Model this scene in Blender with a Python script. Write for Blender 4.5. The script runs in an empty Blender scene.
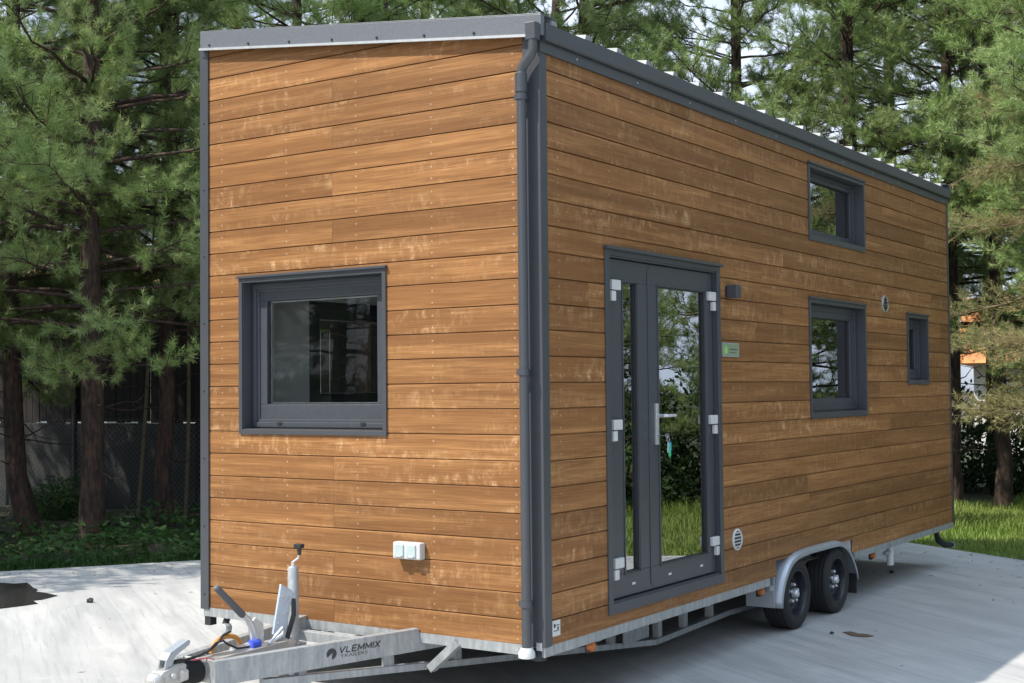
import bpy, bmesh, math, random
import numpy as np
from mathutils import Vector, Matrix
D = bpy.data
sc = bpy.context.scene
R = math.radians
G = 0.06            # height of the pavement
# ---------------------------------------------------------------- camera
cd = D.cameras.new('camera'); cam = D.objects.new('camera', cd); sc.collection.objects.link(cam)
sc.camera = cam
rt = Vector((0.828915, 0.559289, -0.009763)); up = Vector((0.028147, -0.024273, 0.999309)); fw = Vector((-0.558666, 0.828617, 0.035862))
M = Matrix((rt, up, -fw)).transposed().to_4x4(); M.translation = Vector((3.70671, -5.77672, 1.79683))
cam.matrix_world = M
cd.sensor_width = 36; cd.lens = 36 * 1333.27 / 1024; cd.clip_start = 0.05; cd.clip_end = 900
# ---------------------------------------------------------------- sky + sun
SUN = Vector((-0.33, -0.495, 0.784)).normalized()
wd = D.worlds.new('World'); sc.world = wd; wd.use_nodes = True
wn = wd.node_tree.nodes; wl = wd.node_tree.links; wn.clear()
wo = wn.new('ShaderNodeOutputWorld'); bg = wn.new('ShaderNodeBackground'); sk = wn.new('ShaderNodeTexSky')
sk.sky_type = 'NISHITA'; sk.sun_disc = False; sk.sun_elevation = math.asin(SUN.z); sk.sun_rotation = math.atan2(SUN.x, SUN.y)
sk.air_density = 1.0; sk.dust_density = 1.5; sk.ozone_density = 1.0
# clouds: pale patches mixed over the sky by direction
tc = wn.new('ShaderNodeTexCoord'); nz = wn.new('ShaderNodeTexNoise'); cr = wn.new('ShaderNodeValToRGB'); mx = wn.new('ShaderNodeMix')
mx.data_type = 'RGBA'; nz.inputs['Scale'].default_value = 3.2; nz.inputs['Detail'].default_value = 7; nz.inputs['Roughness'].default_value = .58
cr.color_ramp.elements[0].position = .38; cr.color_ramp.elements[1].position = .56
wl.new(tc.outputs['Generated'], nz.inputs['Vector']); wl.new(nz.outputs['Fac'], cr.inputs['Fac'])
wl.new(cr.outputs['Color'], mx.inputs[0]); wl.new(sk.outputs['Color'], mx.inputs[6]); 
sx = wn.new('ShaderNodeSeparateXYZ'); cz = wn.new('ShaderNodeValToRGB'); wl.new(tc.outputs['Generated'], sx.inputs[0]); wl.new(sx.outputs['Z'], cz.inputs['Fac'])
cz.color_ramp.elements[0].position = .62; cz.color_ramp.elements[0].color = (.29, .33, .40, 1); cz.color_ramp.elements[1].position = .92; cz.color_ramp.elements[1].color = (.60, .77, 1, 1)
vm = wn.new('ShaderNodeVectorMath'); vm.operation = 'SCALE'; vm.inputs['Scale'].default_value = 32; wl.new(cz.outputs['Color'], vm.inputs[0]); wl.new(vm.outputs[0], mx.inputs[7])
wl.new(mx.outputs[2], bg.inputs['Color']); bg.inputs['Strength'].default_value = 0.085
wl.new(bg.outputs[0], wo.inputs[0])
sl = D.lights.new('sun', 'SUN'); sl.energy = 5.0; sl.angle = R(.53); sl.color = (1, .94, .85)
so = D.objects.new('sun', sl); sc.collection.objects.link(so)
so.rotation_euler = SUN.to_track_quat('Z', 'Y').to_euler(); so.location = (-10, -15, 25)
sc.view_settings.view_transform = 'Standard'; sc.view_settings.look = 'None'
sc.view_settings.exposure = 0.38; sc.view_settings.gamma = 1; sc.view_settings.use_curve_mapping = False
sc.render.resolution_x = 1024; sc.render.resolution_y = 683
sc.cycles.max_bounces = 10; sc.cycles.transparent_max_bounces = 12; sc.cycles.diffuse_bounces = 7

# ================================================================ materials
def new_mat(name):
    m = D.materials.new(name); m.use_nodes = True; n = m.node_tree.nodes; l = m.node_tree.links
    p = n.get('Principled BSDF'); return m, n, l, p
def ramp(n, l, src, stops):
    r = n.new('ShaderNodeValToRGB'); e = r.color_ramp.elements
    while len(e) < len(stops): e.new(.5)
    for i, (pos, c) in enumerate(stops):
        e[i].position = pos; e[i].color = (c, c, c, 1) if isinstance(c, (int, float)) else (*c, 1)
    l.new(src, r.inputs['Fac']); return r.outputs['Color']
def noise(n, l, vec, scale, detail=4, rough=.55, dist=0.):
    t = n.new('ShaderNodeTexNoise'); t.inputs['Scale'].default_value = scale; t.inputs['Detail'].default_value = detail
    t.inputs['Roughness'].default_value = rough; t.inputs['Distortion'].default_value = dist
    if vec is not None: l.new(vec, t.inputs['Vector'])
    return t.outputs['Fac']
def mapping(n, l, vec, scale, loc=(0, 0, 0)):
    m = n.new('ShaderNodeMapping'); m.inputs['Scale'].default_value = scale; m.inputs['Location'].default_value = loc
    l.new(vec, m.inputs['Vector']); return m.outputs['Vector']
def mixc(n, l, fac, a, b, mode='MIX'):
    m = n.new('ShaderNodeMix'); m.data_type = 'RGBA'; m.blend_type = mode
    for sock, v in ((m.inputs[0], fac), (m.inputs[6], a), (m.inputs[7], b)):
        if isinstance(v, (int, float)): sock.default_value = v
        elif isinstance(v, tuple): sock.default_value = (*v, 1)
        else: l.new(v, sock)
    return m.outputs[2]
def bump(n, l, p, h, strength=.3, dist=.01):
    b = n.new('ShaderNodeBump'); b.inputs['Strength'].default_value = strength; b.inputs['Distance'].default_value = dist
    l.new(h, b.inputs['Height']); l.new(b.outputs[0], p.inputs['Normal'])
def obj_co(n):
    return n.new('ShaderNodeTexCoord').outputs['Object']
def simple(name, col, rough=.5, metal=0., var=.12, scale=12., bumps=0.):
    m, n, l, p = new_mat(name); co = obj_co(n)
    f = noise(n, l, co, scale, 5, .6)
    c = mixc(n, l, ramp(n, l, f, [(.3, 0.), (.7, 1.)]), tuple(x * (1 - var) for x in col), tuple(min(1, x * (1 + var)) for x in col))
    l.new(c, p.inputs['Base Color']); p.inputs['Metallic'].default_value = metal
    l.new(ramp(n, l, f, [(.2, max(0, rough - .08)), (.8, min(1, rough + .1))]), p.inputs['Roughness'])
    if bumps: bump(n, l, p, f, bumps, .004)
    return m

def wood_mat():
    m, n, l, p = new_mat('stained_spruce')
    uv = n.new('ShaderNodeUVMap'); uv.uv_map = 'UVMap'; v = uv.outputs['UV']
    at = n.new('ShaderNodeAttribute'); at.attribute_name = 'board'; rnd = at.outputs['Fac']
    # figure: pale cloudy patches, stretched a bit across the grain
    f1 = noise(n, l, mapping(n, l, v, (19, 10, 1)), 1.0, 6, .7, .5)
    f2 = noise(n, l, mapping(n, l, v, (.45, 11, 1), (3, 9, 0)), 1.0, 3, .5, .25)
    g = noise(n, l, mapping(n, l, v, (3.0, 150, 1)), 1.0, 4, .6, .4)
    g2 = noise(n, l, mapping(n, l, v, (1.6, 34, 1), (7, 2, 0)), 1.0, 4, .6, 1.2)
    base = mixc(n, l, ramp(n, l, g2, [(.3, 0.), (.72, 1.)]), (.235, .106, .035), (.43, .215, .080))
    base = mixc(n, l, ramp(n, l, f2, [(.40, 0.), (.58, .9)]), base, (.22, .098, .033))
    pf = ramp(n, l, f1, [(.48, 0.), (.58, .30), (.70, .85)])
    zone = ramp(n, l, noise(n, l, mapping(n, l, v, (1.6, 8, 1), (11, 4, 0)), 1.0, 3, .6), [(.44, .0), (.60, 1.)])
    mul = n.new('ShaderNodeMath'); mul.operation = 'MULTIPLY'; l.new(pf, mul.inputs[0]); l.new(zone, mul.inputs[1])
    rn = n.new('ShaderNodeMath'); rn.operation = 'PINGPONG'; rn.inputs[1].default_value = .13; l.new(rnd, rn.inputs[0])
    rm = n.new('ShaderNodeMath'); rm.operation = 'MULTIPLY'; rm.inputs[1].default_value = 7.5; l.new(rn.outputs[0], rm.inputs[0])
    mu2 = n.new('ShaderNodeMath'); mu2.operation = 'MULTIPLY'; l.new(mul.outputs[0], mu2.inputs[0]); l.new(rm.outputs[0], mu2.inputs[1]); mul = mu2
    base = mixc(n, l, mul.outputs[0], base, (.72, .47, .25))
    base = mixc(n, l, ramp(n, l, g, [(.36, .6), (.58, 0.)]), base, (.15, .062, .022))
    vo = n.new('ShaderNodeTexVoronoi'); vo.inputs['Scale'].default_value = 1; l.new(mapping(n, l, v, (2.1, 4.35, 1), (.3, .1, 0)), vo.inputs['Vector'])
    ad = n.new('ShaderNodeMath'); ad.operation = 'ADD'; l.new(vo.outputs['Distance'], ad.inputs[0])
    m2 = n.new('ShaderNodeMath'); m2.operation = 'MULTIPLY'; m2.inputs[1].default_value = .16; l.new(f1, m2.inputs[0]); l.new(m2.outputs[0], ad.inputs[1])
    base = mixc(n, l, ramp(n, l, ad.outputs[0], [(.10, .7), (.135, 0.)]), base, (.17, .075, .028))
    # small pale screw heads in rows over the battens
    uf = n.new('ShaderNodeUVMap'); uf.uv_map = 'fixing'; fr = n.new('ShaderNodeVectorMath'); fr.operation = 'FRACTION'; l.new(uf.outputs['UV'], fr.inputs[0])
    for hx, hy in ((.5, .27), (.5, .74)):
        sb = n.new('ShaderNodeVectorMath'); sb.operation = 'SUBTRACT'; l.new(fr.outputs[0], sb.inputs[0]); sb.inputs[1].default_value = (hx, hy, 0)
        ml = n.new('ShaderNodeVectorMath'); ml.operation = 'MULTIPLY'; l.new(sb.outputs[0], ml.inputs[0]); ml.inputs[1].default_value = (.54, .1362, 0)
        le = n.new('ShaderNodeVectorMath'); le.operation = 'LENGTH'; l.new(ml.outputs[0], le.inputs[0])
        base = mixc(n, l, ramp(n, l, le.outputs['Value'], [(.0032, .8), (.0042, 0.)]), base, (.62, .50, .36))
    # every board takes the stain a little differently
    hs = n.new('ShaderNodeHueSaturation'); l.new(base, hs.inputs['Color'])
    mr = n.new('ShaderNodeMapRange'); mr.inputs['To Min'].default_value = .80; mr.inputs['To Max'].default_value = 1.12
    l.new(rnd, mr.inputs['Value']); l.new(mr.outputs[0], hs.inputs['Value'])
    l.new(hs.outputs[0], p.inputs['Base Color'])
    l.new(ramp(n, l, f1, [(.3, .62), (.7, .42)]), p.inputs['Roughness'])
    p.inputs['Specular IOR Level'].default_value = .28
    bump(n, l, p, g2, .22, .004)
    return m
M_WOOD = wood_mat()
def metal_dark():
    m, n, l, p = new_mat('anthracite_metal'); co = obj_co(n)
    f = noise(n, l, co, 5, 4, .6)
    l.new(mixc(n, l, f, (.045, .050, .058), (.062, .067, .076)), p.inputs['Base Color'])
    l.new(ramp(n, l, noise(n, l, co, 60, 3, .6), [(.2, .33), (.8, .46)]), p.inputs['Roughness'])
    p.inputs['Specular IOR Level'].default_value = .6
    return m
M_DARK = metal_dark()
M_PVC = simple('anthracite_frame', (.056, .062, .073), .34, 0, .06, 30)
M_FASC = simple('light_anthracite_flashing', (.125, .135, .152), .42, 0, .18, 160)
M_ROOF = simple('grey_roof_sheet', (.10, .11, .13), .38, .2, .1, 4)
M_RIB = simple('pale_rib_closure', (.22, .235, .245), .5, 0, .06, 10)
M_BLACKR = simple('black_rubber', (.018, .018, .019), .72, 0, .25, 25, .2)
M_BLACK = simple('black_plastic', (.02, .021, .023), .45, 0, .2, 20)
M_RIM = simple('black_steel_rim', (.022, .024, .030), .30, .2, .2, 10)
M_CHROME = simple('bright_metal', (.72, .73, .74), .24, .9, .05, 8)
M_STEEL = simple('satin_steel', (.62, .63, .64), .35, .55, .05, 20)
M_WHITE = simple('white_plastic', (.55, .56, .55), .45, 0, .04, 10)
M_INT = simple('pale_interior_panel', (.80, .80, .77), .6, 0, .04, 3)
M_FLAP = simple('frosted_flap', (.42, .50, .50), .3, 0, .06, 20)
M_ORANGE = simple('amber_lens', (.42, .13, .03), .25, 0, .1, 20)
M_CABLE = simple('orange_brown_cable', (.50, .22, .04), .45, 0, .15, 30)
M_BLUE = simple('blue_plastic', (.05, .10, .60), .4, 0, .1, 20)
M_GREEN = simple('green_plastic', (.05, .50, .25), .4, 0, .1, 20)
M_PINK = simple('red_wire', (.55, .10, .12), .4, 0, .1, 20)
M_CAST = simple('grey_cast_metal', (.50, .49, .46), .42, .5, .15, 14, .3)
M_FEND = simple('silver_fender', (.40, .43, .46), .36, .45, .06, 6)
M_GRIP = simple('dark_grip', (.09, .095, .105), .55, 0, .1, 20)
M_LETTER = simple('dark_print', (.035, .037, .042), .5, 0, .1, 20)
M_LETTER2 = simple('grey_print', (.10, .105, .11), .5, 0, .05, 20)
M_BADGE = simple('grey_green_badge', (.22, .29, .18), .35, 0, .12, 40)
M_DROP = simple('green_drop', (.25, .60, .12), .4, 0, .1, 20)
M_CLAY = simple('clay_roof_tiles', (.42, .25, .16), .8, 0, .2, 3)
M_ORROOF = simple('orange_roof_tiles', (.55, .20, .06), .8, 0, .25, 3)
M_RENDER = simple('pale_render_wall', (.72, .70, .67), .8, 0, .06, 2)
def galv():
    m, n, l, p = new_mat('galvanised_steel'); co = obj_co(n)
    a = noise(n, l, mapping(n, l, co, (30, 30, 6)), 1, 4, .6); b = noise(n, l, co, 45, 3, .7)
    c = mixc(n, l, ramp(n, l, a, [(.35, 0.), (.65, 1.)]), (.30, .32, .33), (.46, .475, .475))
    c = mixc(n, l, ramp(n, l, b, [(.35, .35), (.6, 0.)]), c, (.25, .27, .275))
    l.new(c, p.inputs['Base Color']); p.inputs['Metallic'].default_value = .45
    l.new(ramp(n, l, b, [(.2, .42), (.8, .62)]), p.inputs['Roughness']); bump(n, l, p, b, .12, .002)
    return m
M_GALV = galv()
def concrete():
    m, n, l, p = new_mat('brushed_concrete'); co = obj_co(n)
    r = n.new('ShaderNodeMapping'); r.inputs['Rotation'].default_value = (0, 0, R(34)); l.new(co, r.inputs['Vector']); co2 = r.outputs['Vector']
    a = noise(n, l, co, .45, 6, .6, .6); b = noise(n, l, mapping(n, l, co2, (.5, 4.5, 1)), 1, 5, .62, .8)
    c = noise(n, l, co, 90, 3, .7); d = noise(n, l, mapping(n, l, co2, (1.2, 26, 1), (5, 5, 0)), 1, 4, .6, .5)
    col = mixc(n, l, ramp(n, l, a, [(.32, 0.), (.68, 1.)]), (.35, .345, .332), (.475, .467, .445))
    col = mixc(n, l, ramp(n, l, b, [(.38, .75), (.60, 0.)]), col, (.32, .318, .312))
    col = mixc(n, l, ramp(n, l, d, [(.30, .55), (.47, 0.)]), col, (.25, .248, .245))
    col = mixc(n, l, ramp(n, l, noise(n, l, co, 1.6, 5, .65, 1.), [(.60, 0.), (.72, .35)]), col, (.52, .51, .49))
    col = mixc(n, l, ramp(n, l, c, [(.3, .22), (.5, 0.)]), col, (.22, .22, .21))
    col = mixc(n, l, ramp(n, l, noise(n, l, co, 3.1, 6, .7, 1.5), [(.60, 0.), (.72, .45)]), col, (.27, .265, .255))
    # thin dark speck stains
    vo = n.new('ShaderNodeTexVoronoi'); vo.inputs['Scale'].default_value = .9; l.new(co, vo.inputs['Vector'])
    col = mixc(n, l, ramp(n, l, vo.outputs['Distance'], [(.018, .6), (.03, 0.)]), col, (.12, .11, .10))
    l.new(col, p.inputs['Base Color']); l.new(ramp(n, l, b, [(.3, .62), (.7, .85)]), p.inputs['Roughness'])
    add = n.new('ShaderNodeMath'); l.new(d, add.inputs[0]); l.new(c, add.inputs[1])
    bump(n, l, p, add.outputs[0], .18, .006)
    return m
M_CONC = concrete()
def soil():
    m, n, l, p = new_mat('forest_floor'); co = obj_co(n)
    a = noise(n, l, co, .7, 6, .65); b = noise(n, l, co, 14, 5, .7)
    c = mixc(n, l, ramp(n, l, a, [(.4, 0.), (.6, 1.)]), (.055, .045, .03), (.045, .07, .02))
    c = mixc(n, l, ramp(n, l, b, [(.35, .8), (.6, 0.)]), c, (.035, .028, .018))
    l.new(c, p.inputs['Base Color']); p.inputs['Roughness'].default_value = .95; bump(n, l, p, b, .8, .03); return m
M_SOIL = soil()
def bark():
    m, n, l, p = new_mat('pine_bark'); co = obj_co(n)
    v = n.new('ShaderNodeTexVoronoi'); v.inputs['Scale'].default_value = 1; l.new(mapping(n, l, co, (26, 26, 7)), v.inputs['Vector'])
    a = noise(n, l, mapping(n, l, co, (9, 9, 3)), 1, 5, .65)
    c = mixc(n, l, ramp(n, l, v.outputs['Distance'], [(.2, 0.), (.7, 1.)]), (.085, .052, .038), (.035, .025, .021))
    c = mixc(n, l, ramp(n, l, a, [(.5, 0.), (.7, .7)]), c, (.14, .085, .06))
    l.new(c, p.inputs['Base Color']); p.inputs['Roughness'].default_value = .9; bump(n, l, p, v.outputs['Distance'], .7, -.015); return m
M_BARK = bark()
def leafy(name, c1, c2, c3, trans=.35, gloss=.03, clump=1.1):
    m, n, l, p = new_mat(name); out = n['Material Output']
    ge = n.new('ShaderNodeNewGeometry'); oi = n.new('ShaderNodeObjectInfo'); co = obj_co(n)
    c = mixc(n, l, ge.outputs['Random Per Island'], c1, c2)
    c = mixc(n, l, ramp(n, l, noise(n, l, co, clump, 3, .6), [(.42, 0.), (.66, .8)]), c, c3)
    hs = n.new('ShaderNodeHueSaturation'); l.new(c, hs.inputs['Color'])
    mr = n.new('ShaderNodeMapRange'); mr.inputs['To Min'].default_value = .8; mr.inputs['To Max'].default_value = 1.2
    l.new(oi.outputs['Random'], mr.inputs['Value']); l.new(mr.outputs[0], hs.inputs['Value'])
    p.inputs['Roughness'].default_value = .5; p.inputs['Specular IOR Level'].default_value = .22; l.new(hs.outputs[0], p.inputs['Base Color'])
    tr = n.new('ShaderNodeBsdfTranslucent'); l.new(hs.outputs[0], tr.inputs['Color'])
    mi = n.new('ShaderNodeMixShader'); mi.inputs[0].default_value = trans
    l.new(p.outputs[0], mi.inputs[1]); l.new(tr.outputs[0], mi.inputs[2]); l.new(mi.outputs[0], out.inputs['Surface'])
    return m
M_NEEDLE = leafy('pine_needles', (.17, .27, .075), (.31, .40, .15), (.34, .41, .18), .25)
M_BRN = leafy('dry_needles', (.26, .30, .12), (.38, .36, .17), (.40, .30, .15), .35)
M_GRASS = leafy('grass_blades', (.14, .23, .035), (.26, .36, .08), (.32, .38, .11), .45, clump=.8)
M_LEAF = leafy('shrub_leaves', (.035, .085, .022), (.06, .13, .035), (.08, .15, .04), .35)
M_LEAF2 = leafy('dense_shrub_leaves', (.025, .055, .018), (.045, .085, .025), (.05, .09, .03), .3)
def glass(name, ior=1.85, tint=(.86, .9, .88)):
    m = D.materials.new(name); m.use_nodes = True; n = m.node_tree.nodes; l = m.node_tree.links; n.clear()
    o = n.new('ShaderNodeOutputMaterial'); g = n.new('ShaderNodeBsdfGlossy'); t = n.new('ShaderNodeBsdfTransparent'); f = n.new('ShaderNodeFresnel'); mi = n.new('ShaderNodeMixShader')
    g.inputs['Roughness'].default_value = .004; g.inputs['Color'].default_value = (.95, .97, 1, 1); t.inputs['Color'].default_value = (*tint, 1); f.inputs['IOR'].default_value = ior
    l.new(f.outputs[0], mi.inputs[0]); l.new(t.outputs[0], mi.inputs[1]); l.new(g.outputs[0], mi.inputs[2]); l.new(mi.outputs[0], o.inputs[0]); return m
M_GLASS = glass('window_glass', 4.8)
M_GLASSF = glass('clear_window_glass', 1.22, (.95, .96, .95))
def fence_mat():
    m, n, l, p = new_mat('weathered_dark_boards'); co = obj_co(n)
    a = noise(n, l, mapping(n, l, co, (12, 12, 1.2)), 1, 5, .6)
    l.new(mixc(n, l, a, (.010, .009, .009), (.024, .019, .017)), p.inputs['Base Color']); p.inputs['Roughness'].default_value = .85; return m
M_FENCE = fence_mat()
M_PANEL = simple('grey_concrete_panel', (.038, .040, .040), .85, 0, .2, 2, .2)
def wet():
    m, n, l, p = new_mat('puddle_water'); p.inputs['Base Color'].default_value = (.045, .045, .045, 1); p.inputs['Roughness'].default_value = .12
    co = obj_co(n); l.new(mixc(n, l, noise(n, l, co, 3), (.02, .02, .02), (.045, .044, .042)), p.inputs['Base Color']); return m
M_WET = wet()

# ================================================================ helpers
def link(o, parent=None):
    sc.collection.objects.link(o)
    if parent is not None: o.parent = parent
    return o
def tag(o, label=None, cat=None, group=None, kind=None):
    if label: o['label'] = label
    if cat: o['category'] = cat
    if group: o['group'] = group
    if kind: o['kind'] = kind
    return o
def thing(name, label, cat, loc=(0, 0, 0), rz=0, group=None):
    o = D.objects.new(name, None); o.empty_display_size = .3; o.location = loc; o.rotation_euler = (0, 0, rz)
    link(o); return tag(o, label, cat, group)
def obj(name, bm, mat, parent=None, bevel=0, smooth=False):
    bmesh.ops.recalc_face_normals(bm, faces=bm.faces)
    me = D.meshes.new(name); bm.to_mesh(me); bm.free(); me.materials.append(mat)
    o = D.objects.new(name, me); link(o, parent)
    if smooth:
        for p in me.polygons: p.use_smooth = True
        try: me.set_sharp_from_angle(angle=R(35))
        except Exception: pass
    if bevel:
        b = o.modifiers.new('bevel', 'BEVEL'); b.width = bevel; b.segments = 2; b.limit_method = 'ANGLE'; b.angle_limit = R(40)
    return o
def box(bm, x0, x1, y0, y1, z0, z1):
    v = [bm.verts.new((x, y, z)) for z in (z0, z1) for x, y in ((x0, y0), (x1, y0), (x1, y1), (x0, y1))]
    for f in ((0, 3, 2, 1), (4, 5, 6, 7), (0, 1, 5, 4), (1, 2, 6, 5), (2, 3, 7, 6), (3, 0, 4, 7)): bm.faces.new([v[i] for i in f])
    return bm
def B(*a):
    bm = bmesh.new()
    if a and isinstance(a[0], (tuple, list)):
        for b in a: box(bm, *b)
    elif a: box(bm, *a)
    return bm
def bar(bm, p0, p1, w, h, upv=(0, 0, 1)):
    """rectangular bar from p0 to p1; w sideways, h along upv"""
    p0, p1 = Vector(p0), Vector(p1); d = (p1 - p0).normalized(); s = d.cross(Vector(upv)).normalized(); u = s.cross(d)
    v = [bm.verts.new(p + s * a * w / 2 + u * b * h / 2) for p in (p0, p1) for a, b in ((-1, -1), (1, -1), (1, 1), (-1, 1))]
    for f in ((0, 1, 2, 3), (7, 6, 5, 4), (0, 4, 5, 1), (1, 5, 6, 2), (2, 6, 7, 3), (3, 7, 4, 0)): bm.faces.new([v[i] for i in f])
    return bm
def tube(bm, pts, r, n=12, caps=True):
    pts = [Vector(p) for p in pts]; rr = r if isinstance(r, (list, tuple)) else [r] * len(pts)
    rings = []; prev = None
    for i, p in enumerate(pts):
        d = (pts[min(i + 1, len(pts) - 1)] - pts[max(i - 1, 0)]).normalized()
        a = prev if prev is not None else (Vector((0, 0, 1)) if abs(d.z) < .9 else Vector((1, 0, 0)))
        s = d.cross(a).normalized(); u = s.cross(d).normalized(); prev = u
        rings.append([bm.verts.new(p + (s * math.cos(2 * math.pi * k / n) + u * math.sin(2 * math.pi * k / n)) * rr[i]) for k in range(n)])
    for a, b in zip(rings, rings[1:]):
        for k in range(n): bm.faces.new((a[k], a[(k + 1) % n], b[(k + 1) % n], b[k]))
    if caps: bm.faces.new(rings[0]); bm.faces.new(rings[-1][::-1])
    return bm
def lathe(bm, prof, axis='X', c=(0, 0, 0), n=32, caps=True):
    """prof: list of (along axis, radius)"""
    rings = []
    for a, r in prof:
        ring = []
        for k in range(n):
            t = 2 * math.pi * k / n; q = (r * math.cos(t), r * math.sin(t))
            co = {'X': (a, *q), 'Y': (q[0], a, q[1]), 'Z': (*q, a)}[axis]
            ring.append(bm.verts.new(Vector(co) + Vector(c)))
        rings.append(ring)
    for a, b in zip(rings, rings[1:]):
        for k in range(n): bm.faces.new((a[k], a[(k + 1) % n], b[(k + 1) % n], b[k]))
    if caps: bm.faces.new(rings[0]); bm.faces.new(rings[-1][::-1])
    return bm
def prism(bm, pts, d):
    """closed polygon (3d pts) extruded by vector d"""
    a = [bm.verts.new(p) for p in pts]; b = [bm.verts.new(Vector(p) + Vector(d)) for p in pts]
    bm.faces.new(a[::-1]); bm.faces.new(b); k = len(a)
    for i in range(k): bm.faces.new((a[i], a[(i + 1) % k], b[(i + 1) % k], b[i]))
    return bm
def fast_mesh(name, verts, tris, mat):
    me = D.meshes.new(name); nv, nt = len(verts), len(tris)
    me.vertices.add(nv); me.vertices.foreach_set('co', np.asarray(verts, dtype=np.float32).ravel())
    me.loops.add(nt * 3); me.loops.foreach_set('vertex_index', np.asarray(tris, dtype=np.int32).ravel())
    me.polygons.add(nt); me.polygons.foreach_set('loop_start', np.arange(0, nt * 3, 3, dtype=np.int32))
    me.update(calc_edges=True); me.materials.append(mat); return me

# ================================================================ the ground
bm = bmesh.new(); vs = [bm.verts.new(p) for p in ((-400, -400, 0), (400, -400, 0), (400, 400, 0), (-400, 400, 0))]; bm.faces.new(vs)
tag(obj('ground', bm, M_SOIL), kind='structure')
C0 = Vector((-2.63, 10.06)); dR = Vector((.837, -.547)); dL = Vector((-.558, -.83))
pp = [C0, C0 + dL * 34, C0 + dL * 34 + dR * 36, C0 + dR * 36]
bm = bmesh.new(); prism(bm, [(p.x, p.y, G - .11) for p in pp], (0, 0, .11))
pave = tag(obj('pavement', bm, M_CONC, bevel=.01), kind='structure')

# ================================================================ tiny house
ZB = .479
def roofz(x): return 3.735 + (-x) * .1215          # top of the fascia
H = thing('tiny_house', 'tall tiny house with orange-brown board cladding and dark grey trim standing on the trailer', 'tiny house', (0, 0, 0))
PITCH = .1362; ZREF = .603 - 23 * 0                 # board joint heights: ZREF + k*PITCH
rng = random.Random(5)
def clad(name, length, P, openings, seed, ztop):
    """P(u, z, d) -> 3d point, d positive inwards. boards with real joints and openings"""
    rg = random.Random(seed); bm = bmesh.new(); uvl = bm.loops.layers.uv.new('UVMap'); rwl = bm.loops.layers.uv.new('fixing'); bl = bm.faces.layers.float.new('board')
    g = .0065
    def face(pts, bid, uo):
        vs = [bm.verts.new(P(*p)) for p in pts]; f = bm.faces.new(vs); f[bl] = bid
        for lp, p in zip(f.loops, pts): lp[uvl].uv = (p[0] + uo, p[1] + p[2] + bid * 37.0); lp[rwl].uv = ((p[0] + .1) / .54, (p[1] - ZREF) / PITCH + 10)
    k = -1
    while ZREF + k * PITCH < ztop:
        z0 = max(ZB, ZREF + k * PITCH); z1 = ZREF + (k + 1) * PITCH
        # end joints
        cuts = [0]; u = rg.uniform(.4, 3.6)
        while u < length - .3: cuts.append(u); u += rg.uniform(2.2, 4.2)
        if length < 3: cuts = [0, 1.07 + rg.choice((0, 0, .0, 0)), ] if k % 2 else [0]
        cuts.append(length)
        for a, b in zip(cuts, cuts[1:]):
            bid = rg.random(); uo = rg.uniform(0, 60)
            a2 = a + (.0007 if a > 0 else 0); b2 = b - (.0007 if b < length else 0)
            zc = sorted({z0, z1} | {z for o in openings for z in (o[2], o[3]) if z0 < z < z1})
            for za, zb in zip(zc, zc[1:]):
                zm = (za + zb) / 2; segs = [(a2, b2)]
                for o in openings:
                    if o[2] < zm < o[3]:
                        ns = []
                        for s0, s1 in segs:
                            if o[1] <= s0 or o[0] >= s1: ns.append((s0, s1))
                            else:
                                if o[0] > s0: ns.append((s0, o[0]))
                                if o[1] < s1: ns.append((o[1], s1))
                        segs = ns
                for s0, s1 in segs:
                    lo = za
                    if za == z0 and z0 > ZB:
                        # groove: small lip, slot and slanted chamfer of the board below
                        lo = min(za + g, zb)
                        face([(s0, za, .012), (s1, za, .012), (s1, lo, .012), (s0, lo, .012)], bid, uo)
                        face([(s0, lo, .012), (s1, lo, .012), (s1, lo, 0), (s0, lo, 0)], bid, uo)
                    hi = zb
                    if zb == z1:
                        hi = zb - .003
                        face([(s0, hi, 0), (s1, hi, 0), (s1, zb, .004), (s0, zb, .004)], bid, uo)
                        face([(s0, zb, .004), (s1, zb, .004), (s1, zb, .012), (s0, zb, .012)], bid, uo)
                    if hi > lo: face([(s0, lo, 0), (s1, lo, 0), (s1, hi, 0), (s0, hi, 0)], bid, uo)
        k += 1
    bmesh.ops.bisect_plane(bm, geom=bm.verts[:] + bm.edges[:] + bm.faces[:], plane_co=(0, 0, 3.735 - .03), plane_no=Vector((.1215, 0, 1)).normalized(), clear_outer=True)
    me = D.meshes.new(name); bm.to_mesh(me); bm.free(); me.materials.append(M_WOOD)
    return D.objects.new(name, me)
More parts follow.
